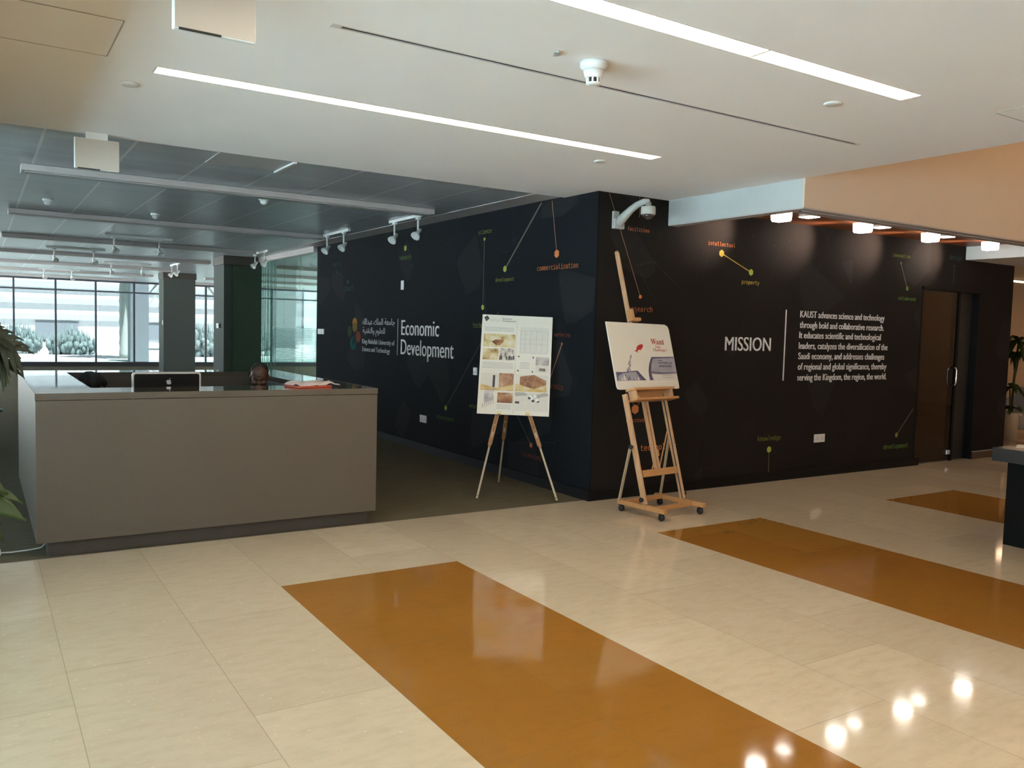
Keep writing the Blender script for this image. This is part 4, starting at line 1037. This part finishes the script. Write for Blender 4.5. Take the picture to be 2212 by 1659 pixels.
for k in range(6):
    poly('printed_sketch', [(.085+.024*k, .81-.006*k), (.097+.024*k, .812-.006*k), (.11+.024*k, .775-.006*k), (.10+.024*k, .772-.006*k)], 'p_text', .0018); poly('printed_sketch', [(.06+.028*k, .905-.01*k), (.075+.028*k, .945-.01*k), (.085+.028*k, .943-.01*k), (.072+.028*k, .90-.01*k)], 'p_text', .0018)
patch('printed_photo', .272, .785, .485, .885, P3)
patch('printed_photo', .515, .775, .975, .955, 'p_pale'); poly('printed_photo', [(.515, .775), (.64, .773), (.70, .80), (.52, .815)], 'p_text', .0016); poly('printed_photo', [(.78, .80), (.92, .772), (.975, .775), (.975, .80), (.80, .825)], 'p_text', .0016); patch('printed_photo', .52, .865, .58, .885, 'p_dark', .0018)
for k in range(10): u = .67+.16*rnd.random(); v_ = .79+.07*rnd.random(); poly('printed_photo', [(u, v_), (u+.03, v_-.012), (u+.045, v_+.012), (u+.012, v_+.02)], ['foam_edge', 'p_text', 'p_dark'][k % 3], .0018+.0001*k)
patch('printed_plan', .545, .115, .955, .385, 'p_pale', .0006)
for u in (.56, .62, .70, .78, .86, .94): patch('printed_plan', u, .14+.02*rnd.random(), u+.004, .37, 'p_text', .0009)
for v_ in (.15, .235, .285, .375): patch('printed_plan', .56, v_, .94, v_+.002, 'p_text', .0011)
for (u, v_) in ((.53, .407), (.735, .412), (.528, .55), (.73, .556)): poly('printed_corner', [(u, v_), (u+.025, v_+.004), (u+.02, v_+.02), (u+.005, v_+.014)], 'p_dark')
for k in range(5): patch('printed_text_line', .56, .475+.014*k, .70, .479+.014*k, 'p_text', .0008)
for k in range(4): patch('printed_text_line', .04, .128+.012*k, .46, .132+.012*k, 'p_text', .0006)
for k in range(5): patch('printed_text_line', .035, .487+.013*k, .47, .491+.013*k, 'p_text', .0006)
for k in range(4): patch('printed_text_line', .27, .905+.012*k, .47, .909+.012*k, 'p_text', .0006)
patch('printed_divider', .4975, .08, .5015, .985, 'p_text', .0006)
lettering('printed_title', 'Economic', bd, 'p_dark', bp(.29, .045), bux, buy, .095, depth=.0006); lettering('printed_title', 'Development', bd, 'p_dark', bp(.29, .068), bux, buy, .135, depth=.0006)
lettering('printed_subtitle', 'King Abdullah University of', bd, 'p_text', bp(.115, .054), bux, buy, .105, depth=.0006); lettering('printed_subtitle', 'Science and Technology', bd, 'p_text', bp(.115, .066), bux, buy, .09, depth=.0006)
for (u, v_) in ((.045, .034), (.068, .025), (.082, .040), (.06, .055)): 
    m = MB(); m.prism([(.011*math.cos(a_*.5236), .013*math.sin(a_*.5236)) for a_ in range(12)], bp(u, v_, .0001), bux, buy, .0012); m.build('printed_emblem', 'p_dark', bd)

# ================================================================== STUDIO EASEL WITH "WANT" BOARD
SL = Vector((.9935, .1136, 0)); SF = Vector((.1136, -.9935, 0)); SB = Vector((.305, -.61, 0))+SL*(-.035)
TAN = .3; tl_ = Vector((-SF.x*TAN, -SF.y*TAN, 1)).normalized()      # up along the leaning plane
snn = SL.cross(tl_).normalized(); snn = -snn if snn.dot(SF) < 0 else snn
def sp(s_, z, off=0.): return SB+SL*s_+SF*(.12-TAN*(z-.1))+Vector((0, 0, z))+snn*off
e = thing('studio_easel', SB, 'tall beech studio easel on casters holding the fish poster', 'easel')
for s_, f0, f1 in ((-.262, -.19, .36), (.258, -.21, .36)):
    m = MB(); m.bar(SB+SL*s_+SF*f0+Vector((0, 0, .085)), SB+SL*s_+SF*f1+Vector((0, 0, .085)), .048, .042, (1, 0, 0), 0, .006); m.build('runner', 'easel_rail', e)
m = MB(); m.bar(SB+SL*-.238+SF*.235+Vector((0, 0, .085)), SB+SL*.234+SF*.235+Vector((0, 0, .085)), .04, .028, (0, 0, 1), 0, .004); m.build('crossbar', 'easel_rail', e)
m = MB(); m.bar(SB+SL*-.238+SF*-.12+Vector((0, 0, .088)), SB+SL*.234+SF*-.12+Vector((0, 0, .088)), .04, .026, (0, 0, 1), 0, .004); m.build('crossbar', 'easel_rail', e)
for s_ in (-.262, .258):
    for f_ in (-.155, .315):
        c = SB+SL*s_+SF*f_; m = MB(); m.lathe([(.022, -.016), (.030, -.010), (.030, .010), (.022, .016)], c+Vector((0, 0, .030)), 18, 0, SL); m.box(c+Vector((-.018, -.018, .048)), c+Vector((.018, .018, .066)), bev=.004); m.build('caster', 'rubber', e)
for s_ in (-.258, .254):
    m = MB(); m.bar(sp(s_, .105), sp(s_, 1.055), .052, .024, snn, 0, .003); m.bar(sp(s_+(.02 if s_ < 0 else -.02), .11, .013), sp(s_+(.02 if s_ < 0 else -.02), 1.05, .013), .006, .004, snn, 1); m.build('upright', ['easel', 'slot_dark'], e)
for s_ in (-.292, .29):
    m = MB(); m.lathe([(.016, -.014), (.020, -.006), (.020, .006), (.014, .014)], sp(s_, .15, 0), 12, 0, SL); m.build('knob', 'rubber', e)
m = MB(); m.lathe([(.018, -.014), (.022, 0), (.016, .014)], sp(-.30, .60, 0), 12, 0, SL); m.build('knob', 'rubber', e)
m = MB(); m.bar(sp(-.232, .362, .012), sp(.228, .362, .012), .062, .024, tl_, 0, .003); m.build('crossbar', 'easel_rail', e)
m = MB()
for d_ in (-.021, .021): m.bar(sp(d_, .345, -.012), sp(d_, 1.20, -.012), .026, .022, snn, 0, .002)
m.build('mast', 'easel', e)
m = MB(); m.bar(sp(0, 1.02, -.016), sp(0, 2.355, -.016), .045, .020, snn, 0, .004); m.lathe([(.0225, -.010), (.0225, .010)], sp(0, 2.355, -.016), 20, 0, snn)
m.bar(sp(0, 1.06, -.004), sp(0, 2.34, -.004), .010, .004, snn, 0); m.build('mast_extension', 'easel', e)
# tray
m = MB(); m.bar(sp(-.232, 1.082, .045), sp(.320, 1.082, .045), .022, .11, tl_, 0, .004); m.build('ledge', 'easel_rail', e)
m = MB(); m.bar(sp(-.225, .992, .050), sp(.345, .992, .050), .022, .12, tl_, 0, .004); m.build('tray', 'easel_rail', e)
for s_ in (-.215, .285):
    m = MB(); sg = -1 if s_ > 0 else 1
    m.prism([(0, 0), (0, .085), (-.012*sg, .085), (-.018*sg, .045), (-.04*sg, .012), (-.055*sg, 0)], sp(s_+(-.0 if s_ < 0 else 0), .998, .095), -SL*1.0, tl_, .09 if True else 0); m.build('tray_cheek', 'easel', e)
m = MB(); m.bar(sp(-.20, 1.037, .008), sp(.28, 1.037, .008), .088, .012, tl_, 0, .002); m.build('tray_back', 'easel_rail', e)
# top clip
m = MB(); m.bar(sp(-.028, 1.722, .022), sp(.092, 1.722, .022), .030, .055, tl_, 0, .004); m.bar(sp(-.005, 1.735, .02), sp(-.005, 1.815, .02), .055, .035, snn, 0, .004); m.build('clip', 'easel_rail', e)
m = MB(); m.lathe([(.016, -.012), (.02, 0), (.014, .014)], sp(.052, 1.792, .02), 12, 0, SL); m.build('knob', 'rubber', e)
# rear braces
for s_, z1, top in ((-.285, .60, (-.29, .60)), (.275, .70, (.268, .70))):
    m = MB(); m.bar(SB+SL*s_+SF*-.165+Vector((0, 0, .10)), sp(top[0], top[1], -.018), .026, .012, (1, 0, 0), 0, .002); m.build('brace', 'pale_wood', e)
m = MB(); m.bar(sp(.03, .365, -.03), sp(.262, .72, -.035), .012, .006, snn, 0); m.bar(sp(.03, .50, -.03), sp(-.05, .39, -.03), .012, .006, snn, 0); m.obox(sp(.04, .53, -.03), SL, tl_, (.035, .03, .012), bev=.004); m.build('lift_link', 'easel_rail', e)
# the board
s0, s1, z0_, z1_ = -.357, .487, 1.0945, 1.697
w0 = sp(s0, z0_, .006); WB = s1-s0; HB = (z1_-z0_)/tl_.z
bd2 = thing('fish_poster', w0+SL*(WB/2), 'white board with a leaping red fish and two bowls on the studio easel', 'poster')
rot2 = -.012
sux = (SL*math.cos(rot2)+tl_*math.sin(rot2)).normalized(); suy = (tl_*math.cos(rot2)-SL*math.sin(rot2)).normalized()
def rounded(w, h, r): return [(p[0]+w/2, p[1]+h/2) for p in rrect(w, h, r)]
out = [(0, .03), (.01, .006), (.03, 0), (WB-.012, 0), (WB, .012), (WB, HB-.05), (WB-.012, HB-.018), (WB-.05, HB), (0, HB)]
m = MB(); m.prism(out, w0, sux, suy, .010); m.build('board', 'foam_board', bd2)
def p2(u, v): return (u*WB, (1-v)*HB)
def poly2(name, pts, mat, d=.0112): m = MB(); m.prism([p2(*p) for p in pts], w0+snn*.0095, sux, suy, d-.0095); return m.build(name, mat, bd2)
# right bowl (u,v): top edge v=.515, bottom v=.865
poly2('printed_bowl', [(.62, .515), (.995, .505), (.995, .862), (.535, .868), (.53, .80), (.537, .72), (.565, .62)], 'p_blue2', .0108)
poly2('printed_bowl', [(.62, .515), (.64, .53), (.60, .62), (.575, .72), (.572, .80), (.58, .868), (.535, .868), (.53, .80), (.537, .72), (.565, .62)], 'p_blue', .0112)
poly2('printed_bowl', [(.62, .515), (.995, .505), (.995, .518), (.70, .535), (.63, .54)], 'p_blue', .0114)
poly2('printed_bowl', [(.537, .728), (.65, .745), (.78, .752), (.995, .742), (.995, .752), (.78, .768), (.64, .762), (.537, .742)], 'p_blue', .0116)
poly2('printed_bowl', [(.58, .775), (.75, .785), (.995, .775), (.995, .862), (.60, .866)], 'p_pale', .0112)
# left bowl
poly2('printed_bowl', [(.02, .742), (.12, .745), (.36, .722), (.42, .80), (.475, .868), (.02, .876)], 'p_blue2', .0108)
poly2('printed_bowl', [(.36, .722), (.42, .80), (.475, .868), (.41, .868), (.36, .80), (.33, .728)], 'p_blue', .0112)
poly2('printed_bowl', [(.02, .742), (.12, .745), (.34, .722), (.34, .735), (.12, .762), (.05, .80), (.03, .876), (.02, .876)], 'p_blue', .0113)
r2 = random.Random(3)
for k in range(46):
    t = r2.random(); u = .185+.10*t+(r2.random()-.5)*.075*(1.15-t); v_ = .80-.30*t
    s_ = .006+.010*r2.random(); poly2('printed_splash', [(u, v_), (u+s_, v_-s_*1.6), (u+s_*1.2, v_+s_)], ['p_blue', 'p_text', 'p_blue2'][k % 3], .0113+.00002*k)
for k in range(18):
    u = .08+.30*r2.random(); v_ = .85+.02*r2.random(); h_ = .02+.05*r2.random(); poly2('printed_splash', [(u, v_), (u+.01, v_-h_), (u+.022, v_)], ['foam_board', 'p_pale', 'p_blue'][k % 3], .0114+.00002*k)
poly2('printed_fish', [(.398, .415), (.408, .375), (.43, .345), (.475, .325), (.508, .322), (.517, .337), (.508, .365), (.488, .392), (.468, .402), (.470, .418), (.455, .408), (.430, .410), (.412, .425), (.418, .452), (.408, .447), (.398, .437), (.375, .432), (.368, .426), (.385, .415)], 'p_fish', .0112)
def t2(body, u, v, w, mat, **k): return lettering('printed_lettering', body, bd2, mat, w0+sux*(u*WB)+suy*((1-v)*HB)+snn*.0098, sux, suy, w, depth=.0012, **k)
t2(serif('Want'), .655, .318, .185, 'p_red'); t2(serif('Some'), .715, .372, .075, 'p_salmon'); t2(serif('Challenge ?'), .672, .425, .195, 'p_salmon')
t2(serif('VENTURE LAB'), .715, .618, .195, 'p_dark'); t2(serif('SPRING 2014'), .72, .668, .180, 'p_dark')
for k, (u, w_) in enumerate(((.75, .17), (.75, .19))): poly2('printed_text_line', [(u, .792+.028*k), (u+w_, .792+.028*k), (u+w_, .801+.028*k), (u, .801+.028*k)], 'p_text', .0117)
poly2('printed_text_line', [(.71, .562), (.79, .562), (.79, .572), (.71, .572)], 'p_blue', .0117)

# ================================================================== BLACK TABLE AT THE RIGHT EDGE
e = thing('pedestal_table', (2.7, -3.4, 0), 'black slab table with a solid pedestal cut by the right edge', 'table')
m = MB(); m.box((1.86, -4.6, .675), (3.7, -2.745, .78), bev=.003); m.build('table_top', 'table_top', e)
m = MB(); m.box((2.0, -4.3, .0), (3.5, -2.80, .675)); m.build('pedestal', 'table_black', e)
m = MB(); m.obox((2.16, -2.86, .7812), (.9, .4, 0), (-.4, .9, 0), (.105, .075, .001)); m.obox((2.34, -2.90, .7828), (.98, -.2, 0), (.2, .98, 0), (.12, .085, .0008)); tag(m.build('paper_sheet', 'paper', None, (2.2, -2.88, .78)), 'white paper sheets lying on the black table', 'paper')

# ================================================================== PLANTS
def leaf(mb, base, d, up, L, wd, droop=.3, lobes=0, mi=0, cup=.15):
    d = Vector(d).normalized(); up = Vector(up); up = (up-d*up.dot(d)).normalized(); sd = d.cross(up).normalized(); n = 14; vs = []; fs = []
    for i in range(n+1):
        t = i/n
        prof = math.sin(math.pi*min(1, t**.75))**.8*(1-.25*t) if lobes == 0 else (math.sin(math.pi*t**.7)**.55)
        if lobes: prof *= .42+.58*abs(math.cos(math.pi*lobes*t*.5+.4))
        if i == n: prof = .01
        c = Vector(base)+d*(L*t*(1-.18*droop*t))+Vector((0, 0, -1))*(droop*L*t*t)
        for k in range(-2, 3):
            q = k/2; vs.append(c+sd*(wd/2*prof*q)+up*(cup*wd*abs(q)**1.5*prof)-Vector((0, 0, 1))*(droop*wd*.18*abs(q)*t) + d*(-.06*L*abs(q)*(1 if t < .6 else .3)))
    for i in range(n):
        for k in range(4): a = i*5+k; fs.append([a, a+1, a+6, a+5])
    o = len(vs); vs += [v_-up*.0012 for v_ in vs]
    fs += [[o+q for q in f[::-1]] for f in fs]
    for i in range(n): fs.append([i*5, i*5+5, o+i*5+5, o+i*5]); fs.append([i*5+4, o+i*5+4, o+i*5+9, i*5+9])
    mb.add(vs, fs, mi, True)
def lobed_leaf(mb, base, d, up, L, wd, droop):
    d = Vector(d).normalized(); up = Vector(up); up = (up-d*up.dot(d)).normalized(); sd = d.cross(up).normalized(); b = Vector(base)
    leaf(mb, b, d, up, L, wd*.36, droop)
    for k, t in enumerate((.14, .30, .46, .62, .76)):
        for q in (-1, 1):
            c = b+d*(L*t*(1-.18*droop*t))-Vector((0, 0, 1))*(droop*L*t*t)
            leaf(mb, c-d*.01, d*(.25+.75*t)+sd*q*(.95-.35*t), up, wd*(.85-.40*abs(t-.4)), wd*.20, .42)
e = thing('potted_plant', (-5.16, -.75, 0), 'broad leaved potted plant reaching in from the left edge', 'plant')
m = MB(); m.lathe([(.15, 0), (.19, .30), (.20, .36), (.185, .36), (.175, .33), (.02, .33)], (-5.16, -.75, 0), 28); m.build('pot', 'pot_dark', e)
m = MB(); m.lathe([(.172, .325), (.02, .335)], (-5.16, -.75, 0), 28); m.build('soil', 'soil', e)
m = MB(); m.tube([(-5.16, -.75, .33), (-5.15, -.74, .8), (-5.13, -.75, 1.25), (-5.08, -.74, 1.62)], [.03, .027, .02, .012], 10); m.build('trunk', 'stem', e)
LV = [ # attach, direction, length, width, droop, lobes
 ((-4.86, -.74, 1.62), (.50, -.1, .30), .12, .08, .9, 0, 'leaf'), ((-4.86, -.74, 1.53), (.75, .1, -.35), .22, .20, .35, 5, 'leaf_dark'), ((-4.84, -.76, 1.56), (.95, .0, .02), .165, .030, 1.0, 0, 'leaf_dark'),
 ((-4.86, -.72, 1.49), (.50, -.1, -.65), .23, .17, .25, 5, 'leaf_dark'), ((-4.85, -.75, 1.44), (.45, .1, -.80), .22, .085, .25, 0, 'leaf'), ((-4.83, -.73, 1.40), (.40, -.1, -.95), .17, .05, .1, 0, 'leaf'),
 ((-4.80, -.74, 1.37), (.40, -.05, -.9), .16, .042, .1, 0, 'leaf'), ((-4.84, -.78, 1.55), (.6, -.1, -.10), .16, .07, .6, 0, 'leaf_dark'), ((-4.87, -.75, 1.45), (.3, .1, -.9), .25, .12, .1, 0, 'leaf_dark'),
 ((-4.90, -.76, .70), (.75, .0, .0), .17, .11, .55, 0, 'leaf'), ((-4.86, -.74, .62), (.85, .0, .05), .20, .085, .45, 0, 'leaf'), ((-4.88, -.76, .57), (.85, -.1, -.05), .24, .13, .45, 0, 'leaf'),
 ((-4.94, -.75, .52), (.70, .0, -.45), .22, .11, .35, 0, 'leaf'), ((-4.95, -.77, .46), (.6, .0, -.55), .21, .09, .3, 0, 'leaf_dark'), ((-4.93, -.73, .55), (.8, .0, -.3), .17, .06, .4, 0, 'leaf_dark'),
 ((-5.2, -.8, 1.55), (-.6, -.3, .3), .32, .2, .4, 5, 'leaf'), ((-5.15, -.7, 1.6), (-.1, .7, .4), .30, .2, .4, 5, 'leaf'), ((-5.2, -.7, .9), (-.7, .3, .2), .30, .18, .5, 5, 'leaf'), ((-5.1, -.9, 1.1), (.1, -.8, .2), .28, .18, .5, 5, 'leaf')]
for (p, d, L, wd, dr, lb, mt) in LV:
    m = MB(); (lobed_leaf(m, p, d, (.1, -.9, .45) if p[0] > -5.0 else (0, 0, 1), L, wd, dr) if lb else leaf(m, p, d, (.1, -.9, .45) if p[0] > -5.0 else (0, 0, 1), L, wd, dr, 0)); lo = m.build('leaf', mt, e)
    m = MB(); a = Vector((-5.14, -.75, max(.40, p[2]-.15))); b = Vector(p); m.tube([a, a.lerp(b, .5)+Vector((0, 0, .03)), b+Vector(d).normalized()*.01], .005, 6); m.build('leaf_stalk', 'stem', lo)

e = thing('potted_plant', (9.62, 1.0, 0), 'tall leafy plant in a white pot past the right end of the dark wall', 'plant')
c = Vector((9.62, 1.0, 0))
m = MB(); m.lathe([(.10, 0), (.118, .42), (.122, .46), (.108, .46), (.102, .42), (.02, .42)], c, 28); m.build('pot', 'pot_white', e)
m = MB(); m.lathe([(.101, .41), (.02, .43)], c, 24); m.build('soil', 'soil', e)
m = MB(); m.tube([c+Vector((0, 0, .40)), c+Vector((.02, 0, 1.0)), c+Vector((.05, -.02, 1.62))], [.022, .02, .016], 10); m.tube([c+Vector((-.03, 0, .42)), c+Vector((-.05, .02, .85))], [.015, .012], 8); m.build('trunk', 'stem', e)
r3 = random.Random(8)
for (cz, n_, L_, ox) in ((1.62, 22, .46, .05), (1.40, 24, .42, .03), (.86, 12, .32, -.05), (.52, 8, .22, 0.)):
    for k in range(n_):
        a = 2*math.pi*k/n_+r3.random()*.5; el = r3.uniform(-.2, 1.1)
        m = MB(); leaf(m, c+Vector((ox+.02*math.cos(a), .02*math.sin(a), cz+.05*r3.random())), (math.cos(a), math.sin(a), el), (0, 0, 1), L_*r3.uniform(.7, 1.1), .10, r3.uniform(.5, 1.0), 0); m.build('leaf', 'leaf' if k % 3 else 'leaf_dark', e)

# grey and white lounge chair past the wall end
e = thing('lounge_chair', (10.45, 1.15, 0), 'shiny grey and white lounge chair at the far right edge', 'armchair')
cx, cy = 10.45, 1.15
m = MB(); m.box((cx-.40, cy-.38, .14), (cx+.42, cy+.38, .40), bev=.05, seg=3); m.build('seat', 'chair_white', e)
m = MB(); m.obox((cx+.36, cy, .55), (0, 1, 0), (.18, 0, 1), (.40, .30, .07), bev=.05, seg=3); m.build('backrest', 'chair_grey', e)
for sy in (-.42, .42):
    m = MB(); m.box((cx-.42, cy+sy-.07, .10), (cx+.40, cy+sy+.07, .40), 0, bev=.04, seg=3); m.box((cx-.43, cy+sy-.075, .39), (cx+.40, cy+sy+.075, .47), 1, bev=.03, seg=3); m.box((cx-.42, cy+sy-.072, .46), (cx+.40, cy+sy+.072, .66), 0, bev=.05, seg=3); m.build('armrest', ['chair_grey', 'chair_white'], e)
m = MB()
for sx in (-.36, .36):
    for sy in (-.36, .36): m.tube([(cx+sx, cy+sy, 0), (cx+sx, cy+sy, .12)], .018, 10)
m.build('feet', 'chrome', e)

# cable on the carpet beside the desk
e = thing('power_cable', (-4.62, .30, 0), 'thin white cable with a plug lying beside the desk plinth', 'cable')
m = MB(); m.tube([(-4.78, .285, .012), (-4.70, .29, .007), (-4.60, .305, .007), (-4.53, .315, .012), (-4.505, .33, .035)], .006, 8); m.build('cord', 'cable', e)
m = MB(); m.box((-4.83, .255, 0), (-4.77, .315, .035), bev=.005); m.build('plug', 'white_plastic', e)

# ================================================================== OUTSIDE
mb = MB(); mb.box((-45, 25.75, -.25), (45, 33, -.05)); o = struct('ground_lawn', mb, 'lawn')
mb = MB(); mb.box((-45, 33, -.25), (45, 90, -.07)); o = struct('ground_road', mb, 'road')
mb = MB(); mb.box((-40, -14, -.25), (-10.2, 25.7, -.05)); struct('ground_west', mb, 'pave_west')
e = thing('porch_column', (.5, 29.8, -.05), 'grey round-cornered outdoor column behind the far window', 'column')
m = MB(); m.box((.15, 29.5, -.06), (.85, 30.1, 3.4), bev=.05, seg=3); m.build('shaft', 'ext_grey', e)
m = MB(); m.box((.07, 29.42, 3.25), (.93, 30.18, 3.5)); m.build('capital', 'ext_grey', e)
e = thing('building', (-6, 62, -.07), 'white building with horizontal bands across the road', 'building')
m = MB(); m.box((-22, 60, -.08), (12, 74, 9)); m.build('wall', 'ext_white', e)
for z in (1.5, 2.6, 3.7, 5.2, 6.4): m = MB(); m.box((-22.1, 59.8, z), (12.1, 60.05, z+.42)); m.build('shade_band', 'ext_pale', e)
for x in (-18, -12.5, -7, -1.5, 4): m = MB(); m.box((x, 59.9, .2), (x+2.6, 60.02, 1.4)); m.build('window', 'ext_grey', e)
e = thing('building', (24, 52, -.07), 'pale building with square openings seen through the glass partition', 'building')
m = MB(); m.box((14, 50, -.08), (40, 60, 7.5)); m.build('wall', 'ext_white', e)
for x in (15.2, 18.4, 21.6): m = MB(); m.box((x, 49.9, .6), (x+1.8, 50.02, 3.2)); m.build('window', 'ext_grey', e)
def bush(c, r, label):
    rr = random.Random(int(c[0]*31+c[1])); m = MB()
    for k in range(130):
        a = rr.uniform(0, 6.28); q = rr.random()**.5; z = r[2]*rr.random()*(1-.55*q); m.ell((c[0]+r[0]*q*math.cos(a), c[1]+r[1]*q*math.sin(a), z), (.13, .13, .12+.12*rr.random()), 0, 7, 5)
        for t in range(3): p = Vector((c[0]+r[0]*q*math.cos(a)+rr.uniform(-.2, .2), c[1]+r[1]*q*math.sin(a), z)); m.tube([p, p+Vector((rr.uniform(-.12, .12), 0, .45+.25*rr.random()))], [.03, .004], 5)
    tag(m.build('bush', 'hedge', None, (c[0], c[1], -.06)), label, 'bush', 'bushes outside the windows')
bush((-1.2, 38, 0), (.95, .7, .85), 'grey green bush outside behind the third window bay'); bush((-3.3, 39, 0), (.95, .7, 1.15), 'larger leafy bush outside left of the lower one'); bush((4.2, 36, 0), (.95, .7, 1.4), 'dark bush outside seen through the glass partition'); bush((7.3, 38, 0), (1.0, .7, 1.3), 'bush outside near the end of the dark wall')
def palm(x, y, h, label):
    e = thing('palm_tree', (x, y, -.06), label, 'tree', 'palm trees outside')
    m = MB(); pts = []; rad = []
    for k in range(24): pts.append((x, y, -.06+h*k/23)); rad.append(.21 if k % 2 else .18)
    m.tube(pts, rad, 14); m.build('trunk', 'bark', e)
    m = MB(); rr = random.Random(int(x*10))
    for k in range(26): a = 6.283*k/26; leaf(m, (x, y, h-.1), (math.cos(a), math.sin(a), rr.uniform(-.3, .9)), (0, 0, 1), 2.6, .55, .5, 0)
    m.build('frond', 'frond', e)
palm(.445, 33.2, 5.2, 'palm trunk outside left of the porch column'); palm(-6.2, 33.5, 5.6, 'palm trunk outside at the far left window'); palm(5.2, 45, 4.6, 'palm outside right of the porch column')
e = thing('window_blind', (5.5, 25.3, 0), 'half lowered slatted blind behind the glass partition', 'blind')
m = MB()
for k in range(26): m.obox((5.5, 25.415, .18+.048*k), (1, 0, 0), (0, .7, .7), (.95, .022, .0015))
m.build('slats', 'blind', e)
m = MB(); m.box((4.55, 25.40, .15), (6.45, 25.43, .17)); m.build('bottom_rail', 'blind', e)
m = MB(); m.box((4.5, 25.395, 1.42), (6.5, 25.45, 1.46)); m.build('head_rail', 'blind', e)
